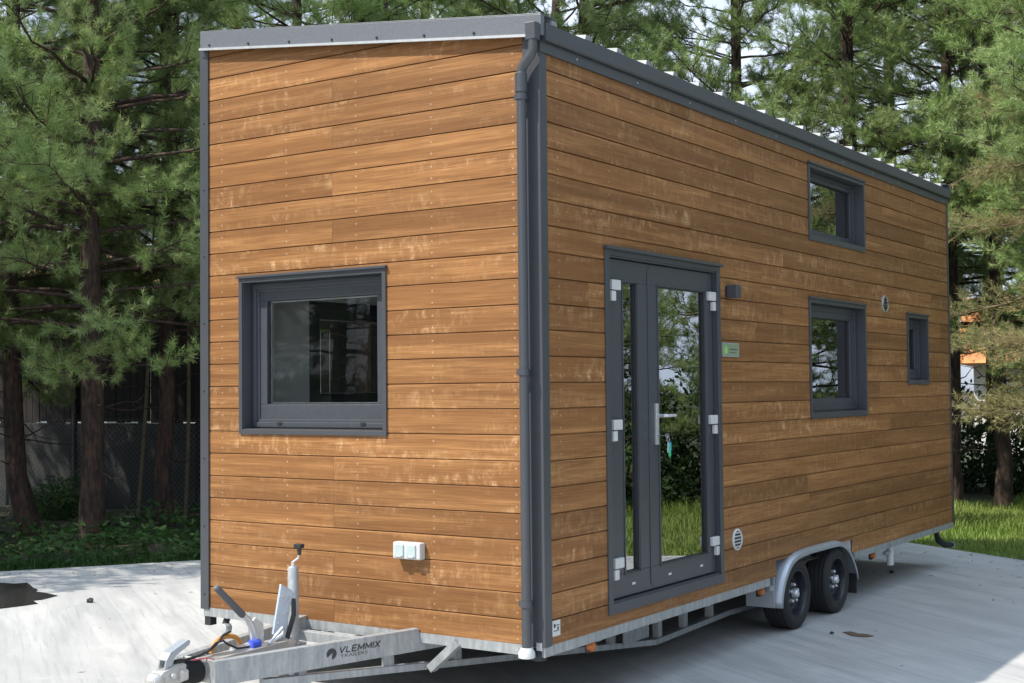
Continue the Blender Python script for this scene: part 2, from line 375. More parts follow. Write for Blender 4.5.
def core(name, length, P, openings, ztop, d0=.016, d1=.15):
    bm = bmesh.new(); e0 = .0165 if length < 3 else .1505; us = sorted({e0, length - e0} | {u for o in openings for u in o[:2]}); zs = sorted({ZB, ztop} | {max(z, ZB) for o in openings for z in o[2:]})
    for u0, u1 in zip(us, us[1:]):
        for z0, z1 in zip(zs, zs[1:]):
            um, zm = (u0 + u1) / 2, (z0 + z1) / 2
            if any(o[0] < um < o[1] and o[2] < zm < o[3] for o in openings): continue
            c = [P(u, z, d) for z in (z0, z1) for u, d in ((u0, d0), (u1, d0), (u1, d1), (u0, d1))]
            v = [bm.verts.new(p) for p in c]
            for f in ((0, 3, 2, 1), (4, 5, 6, 7), (0, 1, 5, 4), (1, 2, 6, 5), (2, 3, 7, 6), (3, 0, 4, 7)): bm.faces.new([v[i] for i in f])
    bmesh.ops.remove_doubles(bm, verts=bm.verts, dist=1e-5)
    bmesh.ops.bisect_plane(bm, geom=bm.verts[:] + bm.edges[:] + bm.faces[:], plane_co=(0, 0, 3.735 - .035), plane_no=Vector((.1215, 0, 1)).normalized(), clear_outer=True)
    return obj(name, bm, M_INT, H)
W, L = 2.5, 7.31
DOOR = (.69, 2.09, .60, 2.545)
MID = (3.70, 4.88, 1.598, 2.43); LOFT = (3.725, 4.90, 2.935, 3.448); SMALL = (6.02, 6.58, 1.845, 2.41)
ARCH = (2.98, 4.50, .3, .585)
FWIN = (-2.15 + W, -1.058 + W, 1.572, 2.462)         # in u = x + W
LWIN = (.80, 2.0, 1.66, 2.40); ADDED_LWIN = (2.5, 4.9, .95, 2.40)  # the second, wide opening is unseen, added to let more light inside
walls = [
    ('front', W, lambda u, z, d: (u - W, d, z), [FWIN], 4.1, 1),
    ('side', L, lambda u, z, d: (-d, u, z), [DOOR, MID, LOFT, SMALL, ARCH], 4.1, 2),
    ('left', L, lambda u, z, d: (-W + d, u, z), [LWIN, ADDED_LWIN, ARCH], 4.1, 3),
    ('back', W, lambda u, z, d: (u - W, L - d, z), [(.7, 1.6, 1.5, 2.4)], 4.1, 4)]
for nm, ln, P, ops, zt, sd in walls:
    # cores shortened at the corners so that they butt
    w = core('wall', ln, P, ops, zt)
    c = clad('cladding', ln, P, ops, sd, zt); link(c, w)
# floor, ceiling
obj('floor', B(-2.34, -.16, .16, L - .16, .505, .56), M_INT, H)
wt = obj('bounce_slab', B(-2.34, -.75, .16, .80, 1.42, 1.46), M_INT, H, bevel=.004)  # unseen pale slab added to bounce sunlight onto the inner wall
obj('bounce_slab_base', B(-2.335, -.76, .17, .77, .561, 1.419), M_INT, wt)  # block filling the space below the added bounce slab
# roof: sloping slab, parapet fascia, ribs
def zr(x, dz=0): return roofz(x) + dz
bm = bmesh.new(); y0, y1 = .03, L - .03
prism(bm, [(-2.47, y0, zr(-2.47, -.16)), (-.03, y0, zr(-.03, -.16)), (-.03, y0, zr(-.03, -.05)), (-2.47, y0, zr(-2.47, -.05))], (0, y1 - y0, 0))
roof = obj('roof', bm, M_ROOF, H)
bm = bmesh.new()
prism(bm, [(-2.47, y0 + .01, zr(-2.47, -.043)), (.030, y0 + .01, zr(.030, -.043)), (.030, y0 + .01, zr(.030, -.037)), (-2.47, y0 + .01, zr(-2.47, -.037))], (0, y1 - y0 - .02, 0))
obj('roof_sheet', bm, M_ROOF, roof)
for k in range(21):
    y = .06 + .347 * k
    bm = bmesh.new()
    prism(bm, [(.036, y, zr(.036, -.036)), (.036, y + .064, zr(.036, -.036)), (.036, y + .054, zr(.036, -.010)), (.036, y + .010, zr(.036, -.010))], (-2.49, 0, 2.49 * .1215))
    rb = obj('roof_rib', bm, M_RIB, roof)
# fascia flashing front: leaning metal band with pale drip edge below
def fascia(y, ydir, name):
    a = y; b = y + ydir * .035; XL, XR = -2.482, .034
    bm = bmesh.new()
    prism(bm, [(XL, a, zr(XL, -.105)), (XR, a, zr(XR, -.105)), (XR, a, zr(XR)), (XL, a, zr(XL))], (0, ydir * .035, 0))
    # top return of the flashing
    prism(bm, [(XL, b - ydir * .001, zr(XL) + .001), (XR, b - ydir * .001, zr(XR) + .001), (XR, b - ydir * .001, zr(XR) + .006), (XL, b - ydir * .001, zr(XL) + .006)], (0, -ydir * .16, 0))
    o = obj(name, bm, M_FASC, H, bevel=.002)
    bm = bmesh.new()
    prism(bm, [(XL, b, zr(XL, -.118)), (-.05, b, zr(-.05, -.118)), (-.05, b, zr(-.05, -.104)), (XL, b, zr(XL, -.104))], (0, ydir * .012, 0))
    obj('drip_edge', bm, M_STEEL, o)
    for i in range(8):
        bm = bmesh.new(); x = -2.40 + i * .335; lathe(bm, [(b + ydir * .001, .008), (b + ydir * .007, .006)] if ydir < 0 else [(b - .001, .008), (b + .005, .006)], 'Y', (x, 0, zr(x, -.085)), 10)
        obj('screw', bm, M_BLACK, o)
fascia(0.0, -1, 'fascia'); fascia(L, 1, 'fascia')
bm = bmesh.new(); box(bm, -2.512, -2.483, -.0, L + .03, zr(-2.5, -.12), zr(-2.5, .004)); obj('fascia', bm, M_DARK, H, bevel=.002)
# long side: fascia board and box gutter
sf = obj('fascia', B((.0, .014, -.012, L + .01, 3.545, 3.604)), M_DARK, H, bevel=.002)
bm = bmesh.new()
gp = [(.002, 3.690), (.002, 3.605), (.034, 3.605), (.042, 3.614), (.042, 3.690), (.036, 3.690), (.036, 3.612), (.008, 3.612), (.008, 3.690)]
prism(bm, [(x, .0365, z) for x, z in gp], (0, L - .036, 0))
gut = obj('gutter', bm, M_DARK, H)
obj('end_cap', B((.001, .044, -.0, .036, 3.603, 3.693)), M_DARK, gut)
obj('end_cap', B((.001, .044, L + .001, L + .004, 3.603, 3.693)), M_DARK, gut)
for i in range(11):
    obj('screw', B(.0145, .016, .35 + i * .68, .36 + i * .68, 3.570, 3.580), M_STEEL, sf)
# corner trims
def trim(bx, name='corner_trim'): return obj(name, B(*bx), M_DARK, H, bevel=.0015)
ct = obj('corner_trim', B((-.100, .006, -.010, -.0005, .475, 3.66), (-.0005, .0065, -.0095, .058, .4755, 3.60)), M_DARK, H, bevel=.001)
ct2 = obj('corner_trim', B((-2.510, -2.440, -.012, -.0005, .468, 3.935), (-2.5105, -2.5005, -.0115, .06, .4685, 3.93)), M_DARK, H, bevel=.001)
for i in range(9):
    bm = bmesh.new(); lathe(bm, [(-.0121, .006), (-.016, .0045)], 'Y', (-2.475, 0, .56 + i * .415), 8); obj('screw', bm, M_BLACK, ct2)
trim([(-.05, .0065, L - .0005, L + .010, .475, 3.60), (-.0005, .0065, L - .03, L + .0095, .4755, 3.60)])
trim([(-2.51, -2.44, L - .0005, L + .012, .47, 3.93)])
# downpipe
bm = bmesh.new(); px_, py_ = -.074, -.062
tube(bm, [(.0, -.062, 3.60), (.0, -.062, 3.575), (.0, -.062, 3.545), (-.008, -.062, 3.525), (-.056, -.062, 3.475), (-.068, -.062, 3.455), (px_, py_, 3.425), (px_, py_, 3.39), (px_, py_, 1.4), (px_, py_, .475)],
     [.024, .024, .024, .025, .025, .025, .026, .025, .025, .025], 20)
dp = obj('downpipe', bm, M_DARK, H, smooth=True)
bm = bmesh.new(); box(bm, -.030, .030, -.088, -.037, 3.595, 3.685)
obj('outlet_box', bm, M_DARK, dp, bevel=.003)
bm = bmesh.new(); lathe(bm, [(3.33, .0275), (3.335, .032), (3.43, .032), (3.435, .028)], 'Z', (px_, py_, 0), 20); obj('socket', bm, M_DARK, dp, smooth=True)
for z in (3.31, 1.885, .70):
    bm = bmesh.new(); lathe(bm, [(z - .016, .030), (z + .016, .030)], 'Z', (px_, py_, 0), 20); box(bm, px_ - .042, px_ - .02, py_ - .006, py_ + .006, z - .014, z + .014)
    box(bm, px_ - .008, px_ + .008, py_ + .02, -.001, z - .01, z + .01); obj('bracket', bm, M_PVC, dp, smooth=False)
bm = bmesh.new(); lathe(bm, [(.425, .030), (.43, .043), (.455, .043), (.47, .034), (.480, .030)], 'Z', (px_, py_, 0), 20)
obj('end_collar', bm, M_WHITE, dp, smooth=True)

# windows ------------------------------------------------------------
def frame_rect(bm, T, u0, u1, z0, z1, w, d0, d1, wb=None, wt=None):
    """rectangular ring in wall coords; T(u,z,d)"""
    wb = w if wb is None else wb; wt = w if wt is None else wt
    for a in ((u0, u1, z0, z0 + wb), (u0, u1, z1 - wt, z1), (u0, u0 + w, z0 + wb, z1 - wt), (u1 - w, u1, z0 + wb, z1 - wt)):
        c = [T(u, z, d) for z in (a[2], a[3]) for u, d in ((a[0], d0), (a[1], d0), (a[1], d1), (a[0], d1))]
        v = [bm.verts.new(p) for p in c]
        for f in ((0, 3, 2, 1), (4, 5, 6, 7), (0, 1, 5, 4), (1, 2, 6, 5), (2, 3, 7, 6), (3, 0, 4, 7)): bm.faces.new([v[i] for i in f])
def wbox(T, u0, u1, z0, z1, d0, d1, bm=None):
    bm = bm or bmesh.new()
    c = [T(u, z, d) for z in (z0, z1) for u, d in ((u0, d0), (u1, d0), (u1, d1), (u0, d1))]
    v = [bm.verts.new(p) for p in c]
    for f in ((0, 3, 2, 1), (4, 5, 6, 7), (0, 1, 5, 4), (1, 2, 6, 5), (2, 3, 7, 6), (3, 0, 4, 7)): bm.faces.new([v[i] for i in f])
    return bm
def window(T, op, label, tw=.028, twb=None, fwid=.06, swid=.055, dep=.075, gl=M_GLASS, cap=True, swb=None, handle=False):
    u0, u1, z0, z1 = op; twb = twb or tw
    w = D.objects.new('window', None); link(w, H)
    if label: w['label'] = label
    bm = bmesh.new(); frame_rect(bm, T, u0 - tw, u1 + tw, z0 - twb, z1 + tw * .75, tw - .001, -.011, .002, twb - .001)
    obj('trim', bm, M_DARK, w, bevel=.001)
    # reveal liner with a sloping sill
    bm = bmesh.new(); frame_rect(bm, T, u0 - .002, u1 + .002, z0 - .002, z1 + .002, .006, .001, dep)
    obj('reveal', bm, M_DARK, w)
    if cap: obj('drip_cap', wbox(T, u0 - tw - .008, u1 + tw + .008, z1 + tw * .75, z1 + tw * .75 + .014, -.024, .0), M_DARK, w, bevel=.001)
    bm = bmesh.new(); frame_rect(bm, T, u0, u1, z0, z1, fwid, dep, dep + .07)
    frame_rect(bm, T, u0 + .012, u1 - .012, z0 + .012, z1 - .012, fwid - .03, dep - .010, dep + .002)
    obj('frame', bm, M_PVC, w, bevel=.003)
    a = (u0 + fwid - .012, u1 - fwid + .012, z0 + fwid - .012, z1 - fwid + .012); sb = swb or swid
    bm = bmesh.new(); frame_rect(bm, T, *a, swid + .012, dep + .010, dep + .068, sb + .012)
    obj('sash', bm, M_PVC, w, bevel=.004)
    g0 = (u0 + fwid + swid, u1 - fwid - swid, z0 + fwid + sb, z1 - fwid - swid)
    bm = bmesh.new(); frame_rect(bm, T, g0[0], g0[1], g0[2], g0[3], .005, dep + .022, dep + .045)
    obj('gasket', bm, M_BLACK, w)
    obj('pane', wbox(T, g0[0] + .002, g0[1] - .002, g0[2] + .002, g0[3] - .002, dep + .036, dep + .0375), gl, w)
    bm = bmesh.new(); frame_rect(bm, T, g0[0] + .005, g0[1] - .005, g0[2] + .005, g0[3] - .005, .006, dep + .042, dep + .058); obj('spacer', bm, M_STEEL, w)
    if handle:
        bm = bmesh.new(); um = g0[1] - .03; zm = (z0 + z1) / 2
        tube(bm, [T(um, zm - .05, dep + .072), T(um, zm - .04, dep + .11), T(um, zm + .05, dep + .115), T(um, zm + .06, dep + .11)], .01, 8); obj('handle', bm, M_WHITE, w)
    return w
Tf = lambda u, z, d: (u - W, d, z)
Ts = lambda u, z, d: (-d, u, z)
Tl = lambda u, z, d: (-W + d, u, z)
Tb = lambda u, z, d: (u - W, L - d, z)
fwn = window(Tf, FWIN, 'large square window in the sunlit front wall', gl=M_GLASSF, fwid=.060, swid=.054, swb=.088, dep=.075)
for u in (FWIN[0] + .22, FWIN[1] - .22): obj('drain_cap', wbox(Tf, u, u + .034, FWIN[2] + .028, FWIN[2] + .042, .060, .066), M_BLACK, fwn)
window(Ts, MID, 'taller lower window between the door and the small window', fwid=.052, swid=.052, tw=.03, twb=.042, handle=True)
window(Ts, LOFT, 'upper loft window just under the gutter', fwid=.035, swid=.032, tw=.03, twb=.042)
window(Ts, SMALL, 'small narrow window near the rear corner', fwid=.05, swid=.05, tw=.03, twb=.04)
window(Tl, LWIN, 'window in the far side wall seen through the front window', gl=M_GLASSF)
window(Tl, ADDED_LWIN, 'unseen wide window added in the far side wall to light the interior', gl=M_GLASSF)
window(Tb, (.7, 1.6, 1.5, 2.4), 'window in the hidden rear wall')
# white interior lining stays seen around the far window
# door ----------------------------------------------------------------
bm = bmesh.new(); frame_rect(bm, Ts, .642, 2.128, .545, 2.575, .050, -.010, .002, .058, .030); dr = obj('door_frame', bm, M_DARK, H, bevel=.0015)
obj('drip_cap', wbox(Ts, .632, 2.140, 2.575, 2.592, -.032, .0), M_DARK, dr, bevel=.0015)
bm = bmesh.new(); frame_rect(bm, Ts, .691, 2.091, .598, 2.547, .012, .001, .110); obj('inner_frame', bm, M_PVC, dr)
def leaf(u0, u1, z0, z1, st, g, rail):
    o = obj('door', bmesh.new(), M_PVC, H); bm = bmesh.new()
    frame_rect(bm, Ts, u0, u1, z0, z1, st, .026, .090, rail, .125)
    # mitred look: raised bead around the glass
    frame_rect(bm, Ts, u0 + st - .014, u1 - st + .014, z0 + rail - .014, z1 - .125 + .014, .010, .019, .027)
    bmesh.ops.recalc_face_normals(bm, faces=bm.faces); bm.to_mesh(o.data); bm.free()
    b = o.modifiers.new('bevel', 'BEVEL'); b.width = .003; b.segments = 2; b.limit_method = 'ANGLE'
    gu = (u0 + st, u1 - st, z0 + rail, z1 - .125)
    obj('pane', wbox(Ts, gu[0] - .001, gu[1] + .001, gu[2] - .001, gu[3] + .001, .046, .0475), M_GLASS, o)
    bm = bmesh.new(); frame_rect(bm, Ts, gu[0], gu[1], gu[2], gu[3], .005, .030, .050); obj('gasket', bm, M_BLACK, o)
    bm = bmesh.new(); frame_rect(bm, Ts, gu[0] + .006, gu[1] - .006, gu[2] + .006, gu[3] - .006, .007, .056, .070); obj('spacer', bm, M_STEEL, o)
    return o
lf1 = leaf(.745, 1.212, .618, 2.530, .150, None, .130)
lf1['label'] = 'narrow left door leaf with a slim glass strip'
lf2 = leaf(1.216, 2.072, .618, 2.530, .100 + .01, None, .130)
lf2['label'] = 'wide right door leaf with the handle'
obj('astragal', wbox(Ts, 1.190, 1.205, .65, 2.50, .020, .0265), M_PVC, lf1, bevel=.002)
for lf, u in ((lf1, .748), (lf2, 2.070)):
    for z in (2.365, 1.575, .80):
        s = -1 if lf is lf1 else 1
        bm = bmesh.new(); c = u - s * .035
        wbox(Ts, c - .05, c + .05, z - .012, z + .045, -.002, .024, bm); wbox(Ts, c + s * .028 - .024, c + s * .028 + .024, z - .075, z - .018, .000, .024, bm)
        obj('hinge', bm, M_WHITE, lf, bevel=.004)
bm = bmesh.new()
for u in (.98, ): wbox(Ts, u - .018, u + .018, .672, .686, .020, .0262, bm)
obj('drain_cap', bm, M_WHITE, lf1, bevel=.003)
for u in (1.43, 1.86): obj('drain_cap', wbox(Ts, u - .018, u + .018, .672, .686, .020, .0262), M_WHITE, lf2, bevel=.003)
bm = bmesh.new(); wbox(Ts, 1.262, 1.292, 1.46, 1.705, .010, .026, bm)
tube(bm, [Ts(1.277, 1.632, .02), Ts(1.277, 1.632, -.035), Ts(1.29, 1.632, -.045), Ts(1.40, 1.632, -.045)], .010, 10)
obj('door_handle', bm, M_STEEL, lf2, bevel=.002)
bm = bmesh.new(); lathe(bm, [(.0, .012), (.012, .012)], 'X', (-.012, 1.277, 1.515), 16); obj('lock_cylinder', bm, M_CHROME, lf2)
# interior handle seen faintly behind the glass, threshold
obj('threshold', wbox(Ts, .70, 2.08, .560, .600, .02, .14), M_STEEL, dr)
# keys
K = thing('key_bunch', 'bunch of keys with blue and green tags hanging from the door lock', 'keys', (.012, 1.277, 1.515))
bm = bmesh.new(); tube(bm, [(0, 0, 0), (.03, 0, 0)], .0025, 6); lathe(bm, [(-.0015, .013), (.0015, .013)], 'Y', (.038, 0, 0), 14); obj('door_key', bm, M_CHROME, K)
bm = bmesh.new(); tube(bm, [(.044, .016 * math.cos(t), -.022 + .016 * math.sin(t)) for t in [i * math.pi / 8 for i in range(17)]], .0015, 6, False); obj('ring', bm, M_CHROME, K)
bm = bmesh.new(); prism(bm, [(.044, .004, -.035), (.044, .032, -.04), (.044, .034, -.085), (.044, .02, -.095), (.044, .004, -.085)], (.006, 0, 0)); obj('blue_tag', bm, M_BLUE, K)
bm = bmesh.new(); prism(bm, [(.051, -.014, -.045), (.051, .012, -.04), (.051, .012, -.115), (.051, .0, -.13), (.051, -.012, -.11)], (.005, 0, 0)); obj('green_tag', bm, M_GREEN, K)
bm = bmesh.new(); tube(bm, [(.05, -.012, -.04), (.052, -.022, -.10)], .004, 6); obj('small_key', bm, M_CHROME, K)
# wall lamp, badge, vents, sticker, socket ------------------------------
lamp = obj('wall_lamp', B(.0125, .085, 2.215, 2.285, 2.380, 2.465), M_DARK, H, bevel=.006)
obj('back_plate', B(.0, .0125, 2.222, 2.278, 2.388, 2.457), M_BLACK, lamp)
bd = obj('name_plate', B(.0005, .010, 2.145, 2.400, 1.995, 2.088), M_BADGE, H, bevel=.003)
bm = bmesh.new(); pts = []
for i in range(24):
    t = 2 * math.pi * i / 24; r = .020; y = r * math.sin(t); z = -r * math.cos(t)
    if z > 0: y *= (1 - z / .028) ; z *= 2.0
    pts.append((.0102, 2.200 + y, 2.034 + z))
prism(bm, pts, (.0015, 0, 0)); obj('green_drop', bm, M_DROP, bd)
bm = bmesh.new(); box(bm, .0101, .0112, 2.255, 2.37, 2.040, 2.050); box(bm, .0101, .0112, 2.255, 2.355, 2.022, 2.027)
obj('faint_lettering', bm, M_LETTER2, bd)
bm = bmesh.new(); frame_rect(bm, Ts, 2.146, 2.399, 1.996, 2.087, .008, -.0115, -.0095); obj('plate_rim', bm, M_FEND, bd)
def vent(y, z, r, mat):
    bm = bmesh.new(); lathe(bm, [(.0005, r), (.008, r), (.014, r * .88), (.010, r * .80), (.006, r * .8)], 'X', (0, y, z), 32)
    v = obj('round_vent', bm, mat, H, smooth=True)
    bm = bmesh.new(); n = 5
    for i in range(n):
        zz = -r * .62 + i * r * 1.24 / (n - 1); hw = math.sqrt(max(0, (r * .76) ** 2 - zz ** 2))
        bar(bm, (.010, y - hw, z + zz), (.010, y + hw, z + zz), .011, .004, (.5, 0, 1))
    obj('louvre', bm, mat, v)
    bm = bmesh.new(); lathe(bm, [(.0061, r * .78), (.0068, r * .78)], 'X', (0, y, z), 32); obj('dark_opening', bm, M_BLACK, v)
    return v
vent(2.338, .797, .072, M_WHITE); vent(5.40, 2.49, .078, M_CHROME)
st = obj('sticker', B(.0003, .0016, .066, .142, .520, .600), M_WHITE, H)
bm = bmesh.new(); box(bm, .0017, .0024, .078, .096, .565, .583); box(bm, .0017, .0024, .104, .132, .572, .577); box(bm, .0017, .0024, .078, .130, .545, .549); box(bm, .0017, .0024, .112, .126, .552, .566)
obj('sticker_print', bm, M_LETTER, st)
sk_ = obj('power_socket', B(-.957, -.768, -.052, -.001, .876, .968), M_WHITE, H, bevel=.008)
for x in (-.940, -.856):
    f = obj('flap', B(x, x + .062, -.060, -.050, .890, .958), M_FLAP, sk_, bevel=.006)
    obj('flap_tab', B(x + .014, x + .048, -.064, -.058, .888, .897), M_WHITE, f, bevel=.002)

# ================================================================ trailer
T = thing('flatbed_trailer', 'galvanised tandem-axle trailer with A-frame drawbar under the tiny house', 'trailer', (-1.25, 3, G)); T.location = (0, 0, 0)
for b_ in ((-2.49, -.0, -.004, .05, .425, .4780), (-.05, -.002, .051, 2.88, .425, .4780), (-.05, -.002, 4.56, L - .051, .425, .4780), (-2.488, -2.44, .051, 2.88, .425, .4780), (-2.488, -2.44, 4.56, L - .051, .425, .4780), (-2.49, -.0, L - .05, L + .0, .425, .4780)):
    obj('frame_rail', B(b_), M_GALV, T)
for y in (.62, 1.3, 2.0, 2.7, 4.9, 5.7, 6.5): obj('cross_member', B(-2.43, -.06, y, y + .05, .40, .4780), M_GALV, T)
obj('deck', B(-2.435, -.055, .055, L - .055, .499, .5045), M_BLACK, T)
def mir(x, s): return x if s > 0 else -2.5 - x
bend = 1.9
for s in (1, -1):
    A_ = (mir(-1.108, s), -1.214); Bp = (mir(-.80, s), 0.0); Cc = (mir(-.37, s), bend)
    dirx = lambda y: mir(-1.108 + (y + 1.214) * .2376 / .971 if y < bend else -.37, s)
    bm = bmesh.new(); w = .05
    ys = [-1.214, 0, bend, L - .1]
    for a, b in zip(ys, ys[1:]):
        zt = .4245 if a >= 0 else .500; zt = .4245 if a >= 0 else .5
        za = .38
        off = -.025 * s
        bar(bm, (dirx(a) + off, a, (zt + za) / 2), (dirx(b) + off, b, (zt + za) / 2), w, zt - za)
    mb = obj('drawbar_beam', bm, M_GALV, T, bevel=.002)
    # lower chord of the truss and its posts
    bm = bmesh.new(); zc = lambda y: .345 + (y + .75) * (.175 - .345) / (bend + .75) if y < bend else (.175 + (min(y, 3.0) - bend) * .03 if y < 3.2 else .20)
    ch = [-.95, bend, 3.0, 5.0, 5.9]; zz = [.368, .175, .205, .17, .36]
    for (a, za), (b, zb) in zip(list(zip(ch, zz)), list(zip(ch, zz))[1:]):
        bar(bm, (dirx(a) - .02 * s, a, za - .012), (dirx(b) - .02 * s, b, zb - .012), .05, .035)
    obj('lower_chord', bm, M_GALV, mb)
    for y in (-.72, -.18, .28, 1.50, 1.98, 2.35, 2.75, 4.95, 5.4):
        zlo = float(np.interp(y, ch, zz))
        bm = bmesh.new(); box(bm, dirx(y) - .035 * s - .02, dirx(y) - .035 * s + .02, y - .028, y + .028, zlo - .01, .381)
        obj('truss_post', bm, M_GALV, mb)
    # side gusset plate
    obj('gusset', B(dirx(1.7) - .012 * s - .004, dirx(1.7) - .012 * s + .004, 1.53, 1.86, .20, .40), M_GALV, mb)
# diagonal strut on the near beam
bm = bmesh.new(); bar(bm, (-.735, .0, .292), (-.545, -.006, .452), .05, .045); obj('strut', bm, M_GALV, T, bevel=.002)
# sunlit cross tube between the drawbar beams under the front wall
bm = bmesh.new(); box(bm, -1.66, -.86, -.10, -.045, .375, .43)
obj('cross_tube', bm, M_GALV, T, bevel=.002)
# writing on the near beam
Bo = Vector((-1.098, -1.214, 0)); BU = Vector((.2376, .971, 0)).normalized(); BN = Vector((BU.y, -BU.x, 0))
def beam_pt(s, z, off=0): return Bo + BU * s + BN * off + Vector((0, 0, z))
def text_obj(name, body, s0, s1, z0, z1, mat, shear=0, thick=.0):
    cu = D.curves.new(name, 'FONT'); cu.body = body; cu.size = 1; cu.extrude = .02; cu.shear = shear; cu.offset = thick
    to = D.objects.new('tmp', cu); sc.collection.objects.link(to); bpy.context.view_layer.update()
    me = D.meshes.new_from_object(to.evaluated_get(bpy.context.evaluated_depsgraph_get())); D.objects.remove(to)
    co = np.array([v.co[:] for v in me.vertices]); mn, mxx = co.min(0), co.max(0)
    for v in me.vertices:
        a = (v.co.x - mn[0]) / (mxx[0] - mn[0]); b = (v.co.y - mn[1]) / (mxx[1] - mn[1]); c = (v.co.z - mn[2]) / (mxx[2] - mn[2])
        v.co = beam_pt(s0 + a * (s1 - s0), z0 + b * (z1 - z0), -.0095 + .0008 + c * .001)
    me.materials.clear(); me.materials.append(mat); o = D.objects.new(name, me); link(o, T); return o
def put_text(off):
    pass
STK = {'V': (1, [((0, 1), (.45, 0)), ((.45, 0), (1, 1))]), 'L': (.75, [((0, 1), (0, 0)), ((0, 0), (.75, 0))]), 'E': (.8, [((0, 1), (0, 0)), ((0, 1), (.8, 1)), ((0, .5), (.7, .5)), ((0, 0), (.8, 0))]),
 'M': (1.15, [((0, 0), (0, 1)), ((0, 1), (.57, .2)), ((.57, .2), (1.15, 1)), ((1.15, 1), (1.15, 0))]), 'I': (0, [((0, 0), (0, 1))]), 'X': (.9, [((0, 0), (.9, 1)), ((0, 1), (.9, 0))])}
bm = bmesh.new(); pen = 0; seg = []
for chx in 'VLEMMIX':
    w_, st_ = STK[chx]; seg += [((a[0] + pen, a[1]), (b[0] + pen, b[1])) for a, b in st_]; pen += w_ + .42
pen -= .42; sxx = .262 / (pen + .25); hz = .0285
for n_, (a, b) in enumerate(seg):
    q = [Vector(((p[0] + .25 * p[1]) * sxx + .715, .4405 + p[1] * hz)) for p in (a, b)]
    d_ = (q[1] - q[0]).normalized(); nn_ = Vector((-d_.y, d_.x)) * .0034; q[0] -= d_ * .0015; q[1] += d_ * .0015
    prism(bm, [beam_pt(p.x, p.y, -.0088) for p in (q[0] + nn_, q[1] + nn_, q[1] - nn_, q[0] - nn_)], tuple(BN * (.0008 + n_ * .00003)))
obj('lettering', bm, M_LETTER, T)
text_obj('lettering', 'TRAILERS', .722, .895, .4150, .4315, M_LETTER2, .0, .0)
bm = bmesh.new(); pts = []
for i in range(40):
    t = R(-62) + i * R(304) / 39 ; t2 = t + R(-28) ; r = .031
    pts.append(beam_pt(.667 + r * math.cos(t2), .443 + r * math.sin(t2) * .92, -.0085))
pts.append(beam_pt(.667 + .006, .449, -.0085)); 
prism(bm, pts, tuple(BN * .0008)); obj('round_logo', bm, M_LETTER, T)
# axles, wheels, fenders
for y in (3.35, 4.15):
    bm = bmesh.new(); tube(bm, [(-2.4, y, .31), (-.12, y, .31)], .035, 14); obj('axle', bm, M_GALV, T)
def wheel(y, s):
    w = D.objects.new('wheel', None); w.location = ((.02 if s > 0 else -2.52), y, .31); link(w, T)
    if s < 0: w.rotation_euler = (0, 0, math.pi)
    Rr = .252; wd_ = .195
    prof = [(-wd_ + .02, .165), (-wd_ + .006, .185), (-wd_, .215), (-wd_ + .012, Rr - .012), (-wd_ + .03, Rr)]
    for i in range(4):
        x = -wd_ + .045 + i * .034; prof += [(x - .004, Rr), (x, Rr - .007), (x + .004, Rr - .007), (x + .008, Rr)]
    prof += [(-.03, Rr), (-.012, Rr - .012), (0, .215), (-.004, .190), (-.012, .176), (-.022, .168)]
    bm = bmesh.new(); lathe(bm, prof, 'X', n=56, caps=False); obj('tyre', bm, M_BLACKR, w, smooth=True)
    bm = bmesh.new()
    lathe(bm, [(-.15, .12), (-.018, .172), (-.010, .174), (-.012, .165), (-.03, .158), (-.080, .150), (-.095, .135), (-.080, .112), (-.066, .085), (-.058, .060), (-.056, .02)], 'X', n=40)
    rim = obj('rim', bm, M_RIM, w, smooth=True)
    bm = bmesh.new()
    for k in range(12):
        t = 2 * math.pi * k / 12; lathe(bm, [(-.085, .013), (-.076, .013)], 'X', (0, .108 * math.cos(t), .108 * math.sin(t)), 10)
    obj('vent_hole', bm, M_BLACK, w)
    bm = bmesh.new(); lathe(bm, [(-.05, .030), (-.018, .029), (-.008, .022), (-.005, .008)], 'X', n=20); obj('hub_cap', bm, M_STEEL, w, smooth=True)
    for k in range(5):
        t = 2 * math.pi * k / 5 + .3; bm = bmesh.new(); lathe(bm, [(-.06, .013), (-.034, .012), (-.028, .006)], 'X', (0, .062 * math.cos(t), .062 * math.sin(t)), 8)
        obj('wheel_bolt', bm, M_STEEL, w)
for y in (3.35, 4.15):
    for s in (1, -1): wheel(y, s)
